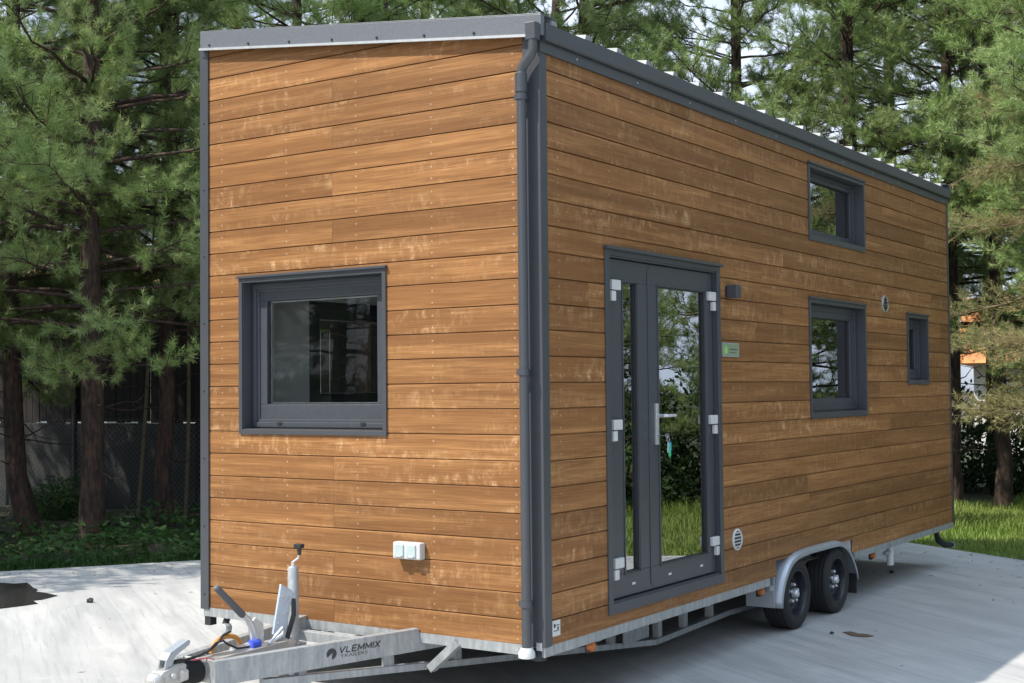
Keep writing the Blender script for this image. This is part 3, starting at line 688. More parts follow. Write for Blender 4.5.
for s in (1, -1):
    pth = [(2.955, .262), (2.960, .31), (2.975, .363), (3.000, .412), (3.031, .457), (3.075, .505), (3.128, .548), (3.195, .583), (3.292, .607), (3.42, .618), (3.545, .622), (3.85, .620), (4.06, .618), (4.16, .610), (4.235, .590), (4.30, .562), (4.36, .525), (4.41, .485), (4.47, .420), (4.515, .360), (4.545, .285)]
    bm = bmesh.new()
    prof = [(-.215, 0), (.000, 0), (.026, -.004), (.040, -.014), (.045, -.030), (.043, -.044)]   # x, offset along normal (down)
    rows = []
    for i, (y, z) in enumerate(pth):
        a = Vector(pth[max(i - 1, 0)]); b = Vector(pth[min(i + 1, len(pth) - 1)]); t = (b - a).normalized(); nn = Vector((t.y, -t.x)) * -1
        rows.append([bm.verts.new((x if s > 0 else -2.5 - x, y - nn.x * -o * -1 if False else y + nn.x * o * 1, z + nn.y * o)) for x, o in prof])
    for a, b in zip(rows, rows[1:]):
        for k in range(len(prof) - 1): bm.faces.new((a[k], a[k + 1], b[k + 1], b[k]))
    fo = obj('fender', bm, M_FEND, T, smooth=True); so_ = fo.modifiers.new('thick', 'SOLIDIFY'); so_.thickness = .003
    # inner skirt plate in front of the leading wheel, bracket and mud flap behind
    xs = (-.215, .0) if s > 0 else (-2.5, -2.285)
    sk2 = obj('front_skirt', B((xs[0], xs[1], 2.945, 2.952, .262, .500)), M_FEND, fo, bevel=.003)
    obj('bracket', B((xs[0], xs[1], 2.88, 2.944, .385, .420)), M_GALV, fo)
    obj('mud_flap', B((xs[0] + .01, xs[1] + .02, 4.530, 4.536, .16, .42)), M_BLACKR, fo)
    for y in (.517, 2.80, 5.09):
        bm = bmesh.new(); lathe(bm, [(-.03, .028), (-.01, .030), (.002, .024), (.006, .010)], 'X', ((-.02 if s > 0 else -2.48), y, .395), 16)
        mk = obj('marker_lamp', bm, M_ORANGE, T, smooth=True)
        obj('bracket', B((-.065 if s > 0 else -2.46), (-.04 if s > 0 else -2.435), y - .02, y + .02, .36, .425), M_BLACK, mk)
# rear: white drain pipe with its clamp, tail lamp arm
bm = bmesh.new(); tube(bm, [(-.06, 5.60, .255), (-.06, 5.60, .43)], .030, 14); obj('drain_pipe', bm, M_WHITE, T)
bm = bmesh.new(); tube(bm, [(-.06, 5.45, .37), (-.06, 5.60, .37)], .018, 10); obj('pipe_clamp', bm, M_GALV, T)
bm = bmesh.new(); tube(bm, [(-.05, 6.90, .42), (-.05, 6.98, .33), (-.04, 7.15, .27), (-.02, 7.33, .255)], [.022, .030, .028, .022], 12); la = obj('tail_lamp_arm', bm, M_BLACKR, T, smooth=True)
bm = bmesh.new(); lathe(bm, [(7.33, .028), (7.345, .02)], 'Y', (-.02, 0, .255), 12); obj('lens', bm, M_WHITE, la)
# front corner feet / lamps
obj('corner_foot', B((-2.485, -2.435, .0, .05, .37, .424)), M_BLACK, T)
obj('corner_foot', B((-.075, -.020, -.015, .04, .405, .470)), M_BLACK, T)
bm = bmesh.new(); tube(bm, [(-2.33, .04, .42), (-2.33, .02, .385)], .02, 10); fl = obj('front_lamp', bm, M_BLACK, T)
bm = bmesh.new(); lathe(bm, [(-.04, .016), (-.035, .026), (-.02, .030), (.01, .030)], 'Y', (-2.32, .03, .362), 16); obj('lens', bm, M_STEEL, fl, smooth=True)
bm = bmesh.new(); box(bm, -.045, -.012, -.016, -.004, .46, .50); obj('bolt_plate', bm, M_STEEL, T)
# coupling, overrun device, bellows, handbrake, jack
bm = bmesh.new(); bar(bm, (-1.25, -1.16, .445), (-1.25, -.62, .455), .11, .085); tube(bm, [(-1.25, -1.2, .45), (-1.25, -.55, .46)], .048, 16)
box(bm, -1.36, -1.14, -1.20, -1.185, .385, .50)
ov = obj('overrun_housing', bm, M_CAST, T, bevel=.004)
bm = bmesh.new(); tube(bm, [(-1.25, -1.19, .45), (-1.25, -1.19 + .0001, .45)], .03, 8); prof = []
for i in range(17): prof.append((-1.19 - i * .0075, .060 if i % 2 else .046))
lathe(bm, prof, 'Y', (-1.25, 0, .440), 24); obj('bellows', bm, M_BLACKR, T, smooth=False)
bm = bmesh.new()
prism(bm, [(-1.29, -1.30, .415), (-1.29, -1.35, .405), (-1.29, -1.44, .395), (-1.29, -1.50, .41), (-1.29, -1.505, .445), (-1.29, -1.45, .480), (-1.29, -1.36, .500), (-1.29, -1.30, .497)], (.08, 0, 0))
lathe(bm, [(.36, .035), (.40, .048), (.45, .050), (.475, .030)], 'Z', (-1.25, -1.465, 0), 20)
box(bm, -1.315, -1.185, -1.36, -1.31, .42, .475)
cp = obj('coupling_head', bm, M_CAST, T, bevel=.012)
for x in (-1.297, -1.203):
    for y in (-1.335, -1.40): bm = bmesh.new(); lathe(bm, [(x - .012 if x < -1.25 else x - .003, .011), (x + .003 if x < -1.25 else x + .012, .011)], 'X', (0, y, .455), 8); obj('coupling_bolt', bm, M_STEEL, cp)
bm = bmesh.new()
for x in (-1.277, -1.233):
    prism(bm, [(x, -1.43, .49), (x, -1.42, .525), (x, -1.395, .555), (x, -1.285, .598), (x, -1.270, .594), (x, -1.275, .580), (x, -1.365, .537), (x, -1.385, .495)], (.010, 0, 0))
prism(bm, [(-1.277, -1.422, .527), (-1.277, -1.397, .560), (-1.277, -1.285, .604), (-1.277, -1.270, .598), (-1.277, -1.270, .593), (-1.277, -1.285, .597), (-1.277, -1.397, .552), (-1.277, -1.418, .523)], (.054, 0, 0))
obj('coupling_handle', bm, M_FEND, cp, bevel=.003)
bm = bmesh.new(); tube(bm, [(-1.25, -.78, .47), (-1.25, -.81, .52), (-1.25, -.835, .60), (-1.25, -.86, .64), (-1.25, -.90, .668)], [.026, .024, .020, .016, .014], 12)
prism(bm, [(-1.256, -.835, .62), (-1.256, -.81, .64), (-1.256, -.755, .60), (-1.256, -.75, .47), (-1.256, -.80, .47)], (.012, 0, 0))
hb = obj('handbrake_lever', bm, M_STEEL, T, smooth=True)
bm = bmesh.new(); tube(bm, [(-1.25, -.893, .662), (-1.25, -.90, .668), (-1.25, -1.075, .824), (-1.25, -1.082, .830)], [.016, .019, .017, .010], 12); obj('grip', bm, M_GRIP, hb, smooth=True)
bm = bmesh.new(); tube(bm, [(-1.25, -.97, .497), (-1.25, -.80, .50)], .022, 12); obj('brake_rod', bm, M_STEEL, T)
bm = bmesh.new(); tube(bm, [(-1.235, -.86, .508), (-1.235, -.80, .510)], .024, 12); obj('blue_sleeve', bm, M_BLUE, T)
bm = bmesh.new(); tube(bm, [(-1.25, -.73, .48), (-1.22, -.64, .53), (-1.25, -.60, .56)], .010, 8); tube(bm, [(-1.21, -.75, .50), (-1.20, -.66, .57)], .008, 8); obj('brake_linkage', bm, M_STEEL, T)
bm = bmesh.new(); tube(bm, [(-1.26, -1.10 + .10 * (1 - math.cos(t)) , .505 + .068 * math.sin(t)) for t in [i * math.pi / 10 for i in range(11)]], .013, 10); obj('breakaway_cable', bm, M_CABLE, T, smooth=True)
bm = bmesh.new(); tube(bm, [(-1.25, -1.30, .503), (-1.24, -1.20, .512), (-1.25, -1.12, .525), (-1.25, -1.07, .55), (-1.25, -1.03, .585), (-1.25, -.98, .595)], .0065, 8)
tube(bm, [(-1.24, -1.15, .515), (-1.20, -1.13, .565), (-1.20, -1.08, .57), (-1.21, -1.04, .545), (-1.20, -.98, .515), (-1.2, -.90, .51)], .0055, 8)
box(bm, -1.27, -1.235, -1.35, -1.29, .493, .512); obj('electric_cable', bm, M_BLACK, T, smooth=True)
bm = bmesh.new(); tube(bm, [(-1.22, -1.27, .505), (-1.19, -1.20, .505), (-1.175, -1.14, .485), (-1.17, -1.12, .445)], .004, 6); obj('red_wire', bm, M_PINK, T, smooth=True)
bm = bmesh.new(); tube(bm, [(-1.25, -.527, .44), (-1.25, -.527, .860), (-1.25, -.527, .868)], [.029, .029, .024], 20)
tube(bm, [(-1.25, -.527, .22), (-1.25, -.527, .45)], .022, 16); box(bm, -1.31, -1.19, -.56, -.49, .44, .47)
jk = obj('jack', bm, M_GALV, T, smooth=True)
bm = bmesh.new(); tube(bm, [(-1.25, -.527, .86), (-1.25, -.527, .895)], .010, 10); tube(bm, [(-1.25, -.527, .89), (-1.238, -.50, .91), (-1.235, -.495, .945)], .006, 8); obj('crank', bm, M_STEEL, jk)
bm = bmesh.new(); tube(bm, [(-1.235, -.495, .925), (-1.235, -.495, .975)], [.010, .014], 10); box(bm, -1.262, -1.212, -.512, -.478, .962, .985); obj('crank_knob', bm, M_BLACK, jk, bevel=.004)
bm = bmesh.new(); lathe(bm, [(-1.285, .05), (-1.28, .085), (-1.25, .092), (-1.22, .085), (-1.215, .05)], 'X', (0, -.50, .205), 24); obj('jockey_wheel', bm, M_WHITE, jk, smooth=True)
# perforated flat plate leaning against the jack
bm = bmesh.new()
a = [(-1.255, -.625, .785), (-1.245, -.545, .745), (-1.245, -.61, .50), (-1.255, -.685, .535)]
prism(bm, a, (.010, .004, 0))
pl = obj('mounting_plate', bm, simple('pale_blue_zinc', (.52, .60, .68), .4, .35, .06, 20), T, bevel=.002)
bm = bmesh.new()
for f, g in ((.2, .3), (.2, .7), (.5, .75), (.75, .3), (.8, .7)):
    tl, tr_, br, bl_ = [Vector(p) for p in a]; p = (tl * (1 - g) + tr_ * g) * (1 - f) + (bl_ * (1 - g) + br * g) * f
    lathe(bm, [(p.x - .003, .007), (p.x + .0165, .007)], 'X', (0, p.y, p.z), 8)
obj('bolt_head', bm, M_STEEL, pl)
bm = bmesh.new(); tube(bm, [(-1.235, -.59, .50), (-1.22, -.555, .62), (-1.235, -.54, .70)], .013, 8); obj('plate_arm', bm, M_BLACK, T)

# ================================================================ loose things on the pavement
def flat_patch(name, pts, mat, z, h=.003):
    bm = bmesh.new(); prism(bm, [(x, y, z) for x, y in pts], (0, 0, h)); return obj(name, bm, mat)
def px_ground(u, v, z=G):
    d = fw + rt * ((u - 512) / 1333.27) - up * ((v - 341.5) / 1333.27); o = M.translation; t = (z - o.z) / d.z; p = o + d * t; return (p.x, p.y)
pud = flat_patch('puddle', [px_ground(*p) for p in ((-40, 585), (0, 583), (14, 584), (27, 583), (30, 585), (33, 588), (38, 590), (36, 592), (45, 593), (58, 596), (50, 598), (42, 600), (33, 601), (38, 604), (24, 606), (0, 609), (-40, 611))], M_WET, G + .001, .003)
tag(pud, kind='structure')
lit = flat_patch('leaf_litter', [px_ground(*p) for p in ((843, 632.5), (851, 632), (858, 634), (866, 634.5), (874, 636.5), (866, 637.5), (858, 637), (851, 636))], simple('brown_litter', (.12, .075, .045), .9, 0, .4, 60), G + .001, .004)
tag(lit, 'small brown smear of dry leaf litter on the pavement right of the wheels', 'leaf litter')
def stone(x, y, r, seed, label):
    bm = bmesh.new(); bmesh.ops.create_icosphere(bm, subdivisions=2, radius=r); rg = random.Random(seed)
    for v in bm.verts: v.co *= 1 + rg.uniform(-.18, .18); v.co.z *= .7
    o = obj('pebble', bm, M_BLACK); o.location = (x, y, G + r * .55); tag(o, label, 'pebble')
rg_ = np.random.default_rng(21); nf = 900
cc = np.array(C0[:]); dr_, dl_ = np.array(dR[:]), np.array(dL[:])
a_ = rg_.uniform(0, 14, nf); b_ = rg_.exponential(.8, nf) + .02; sel = rg_.random(nf) < .5
P2 = np.where(sel[:, None], cc + dr_ * a_[:, None] + dl_ * b_[:, None], cc + dl_ * a_[:, None] + dr_ * b_[:, None])
P2[:150] = np.stack([rg_.uniform(-8, 6, 150), rg_.uniform(-3, 9, 150)], 1)
P3 = np.concatenate([P2, np.full((nf, 1), G + .004)], 1); t_ = rg_.uniform(0, 6.28, nf); d1 = np.stack([np.cos(t_), np.sin(t_), rg_.uniform(-.05, .3, nf)], 1); d2 = np.stack([-np.sin(t_), np.cos(t_), rg_.uniform(0, .3, nf)], 1); sz = rg_.uniform(.012, .035, (nf, 1))
V4 = np.stack([P3 - d1 * sz, P3 + d2 * sz * .22, P3 + d1 * sz + [0, 0, .003], P3 - d2 * sz * .22], 1).reshape(-1, 3); i_ = np.arange(nf) * 4
lo = link(D.objects.new('fallen_needles', fast_mesh('fallen_needles', V4, np.concatenate([np.stack([i_, i_ + 1, i_ + 2], 1), np.stack([i_, i_ + 2, i_ + 3], 1)]), simple('dry_litter', (.14, .09, .05), .9, 0, .4, 3))))
tag(lo, 'sparse dry needles and leaf scraps lying on the pavement', 'litter', kind='stuff')
x, y = px_ground(90, 602.5); stone(x, y, .030, 1, 'black pebble on the sunlit pavement left of the house')
x, y = px_ground(891.5, 573); stone(x, y, .022, 2, 'black pebble on the shaded pavement behind the wheels')
x, y = px_ground(832, 634); stone(x, y, .015, 3, 'small dark pebble in front of the leading wheel')

# ================================================================ vegetation
nrng = np.random.default_rng(3)
def unit(v): return v / (np.linalg.norm(v, axis=-1, keepdims=True) + 1e-9)
def tube_np(P_, r, n=6):
    P_ = np.asarray(P_, float); k = len(P_); d = unit(np.gradient(P_, axis=0)); a = np.array([.31, .22, .93]); s = unit(np.cross(d, a)); u = np.cross(s, d)
    t = np.arange(n) * 2 * np.pi / n; V = P_[:, None] + (s[:, None] * np.cos(t)[None, :, None] + u[:, None] * np.sin(t)[None, :, None]) * np.asarray(r)[:, None, None]
    V = V.reshape(-1, 3); F = []
    for i in range(k - 1):
        for j in range(n):
            a0, a1, b0, b1 = i * n + j, i * n + (j + 1) % n, (i + 1) * n + j, (i + 1) * n + (j + 1) % n
            F += [(a0, a1, b1), (a0, b1, b0)]
    return V, np.array(F)
def merge(parts):
    V, F, o = [], [], 0
    for v, f in parts: V.append(v); F.append(f + o); o += len(v)
    return np.concatenate(V), np.concatenate(F)
def needles(base, axis, rng, n=38, ln=.10, w=.0064, sl=.15):
    """base (S,3) shoot starts, axis (S,3) -> triangles"""
    S = len(base); t = rng.random((S, n, 1)); p = base[:, None] + axis[:, None] * sl * t
    rnd = unit(rng.normal(size=(S, n, 3))); perp = unit(rnd - (rnd * axis[:, None]).sum(-1, keepdims=True) * axis[:, None])
    d = unit(axis[:, None] * rng.uniform(.35, .95, (S, n, 1)) + perp * .8); L_ = ln * rng.uniform(.7, 1.15, (S, n, 1))
    side = unit(np.cross(d, rng.normal(size=(S, n, 3)))) * w / 2
    V = np.stack([p - side, p + side, p + d * L_], 2).reshape(-1, 3); return V, np.arange(len(V)).reshape(-1, 3)
def pine_data(seed, Ht=13., zc=2.8, spread=2.5, r0=.15, lean=(0, 0), kink=0., dens=1.0):
    rng = np.random.default_rng(seed)
    zs = np.linspace(0, Ht, 16); cx = lean[0] * zs / Ht + kink * (1 - np.exp(-zs / .75)) + rng.normal(0, .02, 16); cy = lean[1] * zs / Ht + rng.normal(0, .02, 16)
    cx[0] = 0; cy[0] = 0; P_ = np.stack([cx, cy, zs - .1], 1); rad = r0 * (1 - zs / Ht) ** .75 + .012; rad[0] *= 1.2
    trunk = tube_np(P_, rad, 12)
    at = lambda z: np.array([np.interp(z, zs, cx), np.interp(z, zs, cy), z])
    limbs = []; B_, A_ = [], []
    z = .9
    while z < zc:   # bare dead branches
        for k in range(rng.integers(1, 4)):
            az = rng.uniform(0, 6.28); L_ = rng.uniform(.4, 1.5); s = np.linspace(0, 1, 5)[:, None]; dv = np.array([np.cos(az), np.sin(az), rng.uniform(-.25, .3)])
            limbs.append(tube_np(at(z) + dv * L_ * s + rng.normal(0, .05, (5, 3)) * s, np.linspace(.012, .003, 5), 4))
        z += rng.uniform(.25, .5)
    z = zc
    while z < Ht - .2:
        f = (z - zc) / (Ht - zc); Lm = spread * (1 - f) ** .7 * (.55 + .45 * min(1, f * 5 + .35)) + .25
        for k in range(rng.integers(4, 7) if seed < 13 else rng.integers(3, 6)):
            az = rng.uniform(0, 2 * np.pi); L_ = Lm * rng.uniform(.6, 1.15); e = rng.uniform(-.15, .2) + .5 * f
            s = np.linspace(0, 1, 7)[:, None]; h = np.array([np.cos(az), np.sin(az), 0]); droop = -.22 * (1 - f)
            pts = at(z + rng.uniform(-.12, .12)) + h * L_ * s + np.array([0, 0, 1]) * (L_ * (e * s + droop * s ** 2 + .18 * s ** 3)) + rng.normal(0, .035, (7, 3)) * s
            limbs.append(tube_np(pts, np.linspace(.008 + .009 * L_, .004, 7), 5))
            dd = unit(np.gradient(pts, axis=0)); tt = .36 + .1 * rng.random()
            while tt < 1:
                q = np.array([np.interp(tt, s[:, 0], pts[:, i]) for i in range(3)]); dv = dd[min(6, int(tt * 6.99))]
                side = unit(np.cross(dv, [0, 0, 1])) * rng.choice([-1, 1]); td = unit(dv * rng.uniform(.5, 1.0) + side * rng.uniform(.1, 1.1) + np.array([0, 0, rng.uniform(-.5, .8)]))
                tl = (.75 * (1 - tt) + .32) * rng.uniform(.5, 1.1) * min(1, L_ / 1.2)
                ss = np.linspace(0, 1, 4)[:, None]; tp = q + td * tl * ss + np.array([0, 0, .12]) * tl * ss ** 2
                limbs.append(tube_np(tp, np.linspace(.007, .003, 4), 3))
                m = max(1, int(tl / .07 * dens)); uu = rng.uniform(.15, 1, m); uu[-1] = 1
                for u_ in uu:
                    B_.append(q + td * tl * u_ + np.array([0, 0, .12]) * tl * u_ ** 2); A_.append(td + rng.normal(0, .5, 3) + np.array([0, 0, .3]))
                tt += .095 / max(L_, .5) * rng.uniform(.7, 1.3)
            for j in range(3): B_.append(pts[-1] - dd[-1] * .08 * j); A_.append(dd[-1] + rng.normal(0, .4, 3) + np.array([0, 0, .3]))
        z += rng.uniform(.26, .42)
    return trunk, merge(limbs), needles(np.array(B_), unit(np.array(A_)), rng)
PINES = []
for i, kw in enumerate([dict(seed=11, r0=.135, kink=.0, zc=2.3, spread=2.7), dict(seed=12, r0=.125, kink=.26, lean=(.0, .1), zc=2.3, spread=2.4), dict(seed=13, r0=.105, zc=2.7, spread=2.2, Ht=12), dict(seed=14, r0=.13, zc=3.0, spread=2.6, Ht=14), dict(seed=15, r0=.11, zc=.7, spread=2.3, Ht=8.5)]):
    t, b, nd = pine_data(**kw)
    mt = fast_mesh('trunk', t[0], t[1], M_BARK); mt.polygons.foreach_set('use_smooth', [True] * len(mt.polygons))
    PINES.append((mt, fast_mesh('branches', b[0], b[1], M_BARK), fast_mesh('crown', nd[0], nd[1], M_NEEDLE)))
def pine(x, y, k, label, sc_=1., rz=0., group='pine trees round the yard', mat=None):
    o = thing('pine_tree', label, 'pine tree', (x, y, 0), rz, group); o.scale = (sc_,) * 3
    for nm, me in zip(('trunk', 'branches', 'crown'), PINES[k]):
        c = D.objects.new(nm, me); link(c, o)
        if mat and nm == 'crown':
            c.material_slots[0].link = 'OBJECT'; c.material_slots[0].material = mat
    return o
FL = 'pine trees left of the house'
pine(-9.6, 4.8, 0, 'thick straight pine nearest the house at the left, with a sawn knot on its trunk', 1., .4, FL)
pine(-11.0, 5.0, 1, 'pine with a curved trunk at the left edge of the photo', 1., -2.55, FL)
pine(-10.3, 6.6, 2, 'slimmer pine close behind the left corner of the house', 1., 1.1, FL)
# out-of-frame neighbours whose crowns shade the yard edge
for i, (x, y, k, s, r) in enumerate([(-10.2, -.7, 3, .85, .2), (-15.5, 3.2, 0, 1., .9), (-16., -2.5, 3, 1., 2.2),  (-11.9, -2.2, 1, .9, 1.3), (-13.5, -4.5, 0, .95, 4.2), (-13.0, -8.5, 3, .9, 5.1), (-14.5, .2, 3, 1., 2.1)]):
    pine(x, y, k, 'pine beyond the left edge of the photo, shading the yard', s, r, 'pines outside the left edge')
back = [(-13.2, 5.6, 3, 1.0, .9), (-14.5, 10.5, 0, 1.05, 2.0), (-12.0, 11.0, 3, 1., 4.0), (-9.4, 11.2, 2, 1.1, .3), (-7.2, 12.6, 0, 1.05, 5.0), (-8.8, 8.9, 3, 1., 2.9), (-17.0, 9.0, 0, 1.1, 1.9), (-16.5, 14., 3, 1.1, 3.), (-9.9, 16.0, 0, 1.1, 1.0), (-5.0, 13.4, 1, 1., 1.6), (-13, 17, 0, 1.15, .3)]
BL_ = {(-13.2, 5.6): 'pine at the far left edge, standing behind the curved-trunk pine', (-14.5, 10.5): 'pine behind the fence, between the two thick left pines', (-12.0, 11.0): 'pine behind the fence whose crown shows above the upper left corner of the house',
 (-9.4, 11.2): 'pine whose dark crown shows above the middle of the front fascia', (-7.2, 12.6): 'dark pine standing just behind the top of the downpipe corner', (-8.8, 8.9): 'near pine right behind the front fascia, tallest there',
 (-17.0, 9.0): 'far pine seen low between the left trunks, above the fence', (-16.5, 14.): 'distant pine glimpsed beside the upper left corner trim of the house', (-9.9, 16.0): 'distant pine glimpsed over the roof just right of the front corner',
 (-5.0, 13.4): 'pine leaning in over the middle of the long roof edge', (-13, 17): 'farthest pine, a scrap of crown above the right half of the front fascia'}
for i, (x, y, k, s, r) in enumerate(back):
    pine(x, y, k, BL_[(x, y)], s, r, 'pines behind the house')
right = [(-1.85, 14.0, 2, 'straight pine with a dark trunk just right of the rear corner of the house', 1.0, .8), (-1.2, 14.0, 2, 'pine second from the rear corner of the house, with a bare lower trunk', 1.0, 3.6),
         (-3.2, 13.6, 3, 'tall pine whose trunk rises behind the roof end of the house', 1.0, 2.2), (-2.4, 18.5, 0, 'pine far behind the rear corner of the house', 1.1, 5.0), (-4.6, 19.8, 3, 'distant pine seen in a gap of sky above the roof', 1.1, 1.3),
         (-.2, 17.6, 2, 'slim pine in the background at the right edge', 1.1, .5), (.95, 11.6, 0, 'bright green pine leaning its sunlit boughs in from the right edge', .95, 4.0)]
for x, y, k, lb, s, r in right: pine(x, y, k, lb, s, r, 'pine trees right of the house')
for i, (x, y, k, s, r) in enumerate([(3.6, 12.6, 4, .9, 1.), (6.4, 11.0, 4, .9, 2.), (9.4, 9.6, 4, .9, 3.), (12.2, 7.6, 4, .9, .5), (15.0, 5.4, 4, .9, 3.5), (5.0, 15.2, 4, 1.1, 4.), (8.4, 13.6, 4, 1.1, 5.), (11.8, 12.0, 4, 1.1, 1.5), (14.8, 9.8, 4, 1.1, 4.4), (17.8, 7.5, 4, 1.1, .1), (10.2, 17.5, 3, 1.0, 1.1), (14.6, 14.8, 0, 1., .1), (18.5, 12., 3, 1., 2.)]):
    pine(x, y, k, 'pine seen only as a reflection in the door and window glass', s, r, 'pines reflected in the glass')
for i, (x, y, k, s, r) in enumerate([(-13.5, -13.5, 4, 1.3, 1.), (-11.5, -16, 4, 1.3, 2.), (-16, -12, 4, 1.3, 3.), (-9.0, -17.5, 4, 1.3, .5), (-18, -9.5, 4, 1.3, 3.5), (-15.5, -17, 3, 1.1, 4.), (-11.0, -20, 3, 1.1, 5.), (-19.5, -14.5, 3, 1.1, 1.5)]):
    pine(x, y, k, 'bushy pine seen only as a reflection in the front window', s, r, 'pines reflected in the front window')
# thin saplings
def sapling(x, y, H_, lean, label, seed):
    rng = np.random.default_rng(seed); o = thing('sapling', label, 'sapling', (x, y, 0), 0, 'thin saplings behind the house corner')
    s = np.linspace(0, 1, 9); P_ = np.stack([lean[0] * s + .03 * np.sin(s * 6), lean[1] * s, s * H_ - .05], 1); v, f = tube_np(P_, .032 * (1 - s * .6), 8)
    me = fast_mesh('trunk', v, f, simple('pale_sapling_bark', (.16, .13, .09), .8, 0, .2, 8)); link(D.objects.new('trunk', me), o)
    br = []; bs, ax = [], []
    for k in range(14):
        t = rng.uniform(.45, 1); az = rng.uniform(0, 6.28); L_ = rng.uniform(.3, .9); q = np.array([np.interp(t, s, P_[:, i]) for i in range(3)]); dv = np.array([np.cos(az), np.sin(az), .35])
        ss = np.linspace(0, 1, 4)[:, None]; br.append(tube_np(q + dv * L_ * ss, np.linspace(.008, .003, 4), 4))
        for j in range(4): bs.append(q + dv * L_ * rng.uniform(.5, 1)); ax.append(dv + rng.normal(0, .5, 3))
    v, f = merge(br); link(D.objects.new('branches', fast_mesh('branches', v, f, M_BARK)), o)
    v, f = needles(np.array(bs), unit(np.array(ax)), rng, 22); link(D.objects.new('crown', fast_mesh('crown', v, f, M_NEEDLE)), o)
sapling(-11.35, 7.0, 5.2, (.35, .1), 'thin leaning sapling between the two straight left pines', 1)
sapling(-10.75, 7.35, 5.0, (.12, 0), 'thin pale sapling right beside the left corner of the house', 2)
# leafy shrubs
def leaf_cloud(rng, n, rx, ry, rz, size):
    d = unit(rng.normal(size=(n, 3))); r = rng.random((n, 1)) ** .45; bump_ = 1 + .35 * np.sin(d[:, :1] * 5 + 1) * np.cos(d[:, 1:2] * 4 + 2)
    p = d * r * bump_ * np.array([rx, ry, rz]); p[:, 2] = np.abs(p[:, 2]); a = unit(rng.normal(size=(n, 3))); b = unit(np.cross(a, rng.normal(size=(n, 3))))
    s = size * rng.uniform(.6, 1.3, (n, 1)); V = np.stack([p - a * s, p + b * s * .45, p + a * s, p - b * s * .45], 1).reshape(-1, 3)
    i = np.arange(n) * 4; F = np.concatenate([np.stack([i, i + 1, i + 2], 1), np.stack([i, i + 2, i + 3], 1)]); return V, F
SHR = []
for k in range(3):
    rng = np.random.default_rng(40 + k); v, f = leaf_cloud(rng, 5200, 1.15, 1.0, 1.5, .045)
    stems = [tube_np(np.array([[0, 0, -.05], [rng.normal(0, .2), rng.normal(0, .2), .5], [rng.normal(0, .6), rng.normal(0, .6), 1.2]]), np.array([.02, .014, .005]), 5) for _ in range(7)]
    sv, sf2 = merge(stems); SHR.append((fast_mesh('stems', sv, sf2, M_BARK), fast_mesh('leaves', v, f, M_LEAF)))
def shrub(x, y, k, s, rz, label, group, mat=None):
    o = thing('shrub', label, 'shrub', (x, y, 0), rz, group); o.scale = (s[0], s[0], s[1])
    for nm, me in zip(('stems', 'leaves'), SHR[k]):
        c = D.objects.new(nm, me); link(c, o)
        if mat and nm == 'leaves': c.material_slots[0].link = 'OBJECT'; c.material_slots[0].material = mat
for i, (x, y, k, s) in enumerate([(-9.3, 7.4, 0, (.8, .8)), (-8.3, 6.6, 1, (.8, .55)), (-12.6, 6.7, 2, (.6, .4))]):
    shrub(x, y, k, s, i * 1.3, ['dark shrub behind the left corner of the house', 'low shrub at the foot of the left house corner', 'low shrub before the grey fence panel'][i], 'shrubs under the left pines')
for i, (x, y, k, s) in enumerate([(-3.4, 17.2, 0, (1.3, 1.35)), (-1.6, 17.6, 1, (1.3, 1.3)), (.2, 16.4, 2, (1.3, 1.2)), (1.8, 15.2, 0, (1.3, 1.3)), (3.6, 13.6, 1, (1.2, 1.1)), (5.8, 12.4, 2, (1.3, 1.3)), (8.2, 11.0, 0, (1.3, 1.3)), (10.4, 9.4, 1, (1.3, 1.3)), (12.6, 7.6, 2, (1.3, 1.3))]):
    shrub(x, y, k, s, i * 2.1, ['dark bush close beside the rear corner of the house, behind the trunks', 'dark bush behind the grass at the right edge of the photo'][i] if i < 2 else 'dark bush seen only as a reflection in the door glass', 'bushes behind the grass' if i < 2 else 'bushes reflected in the glass', M_LEAF2)
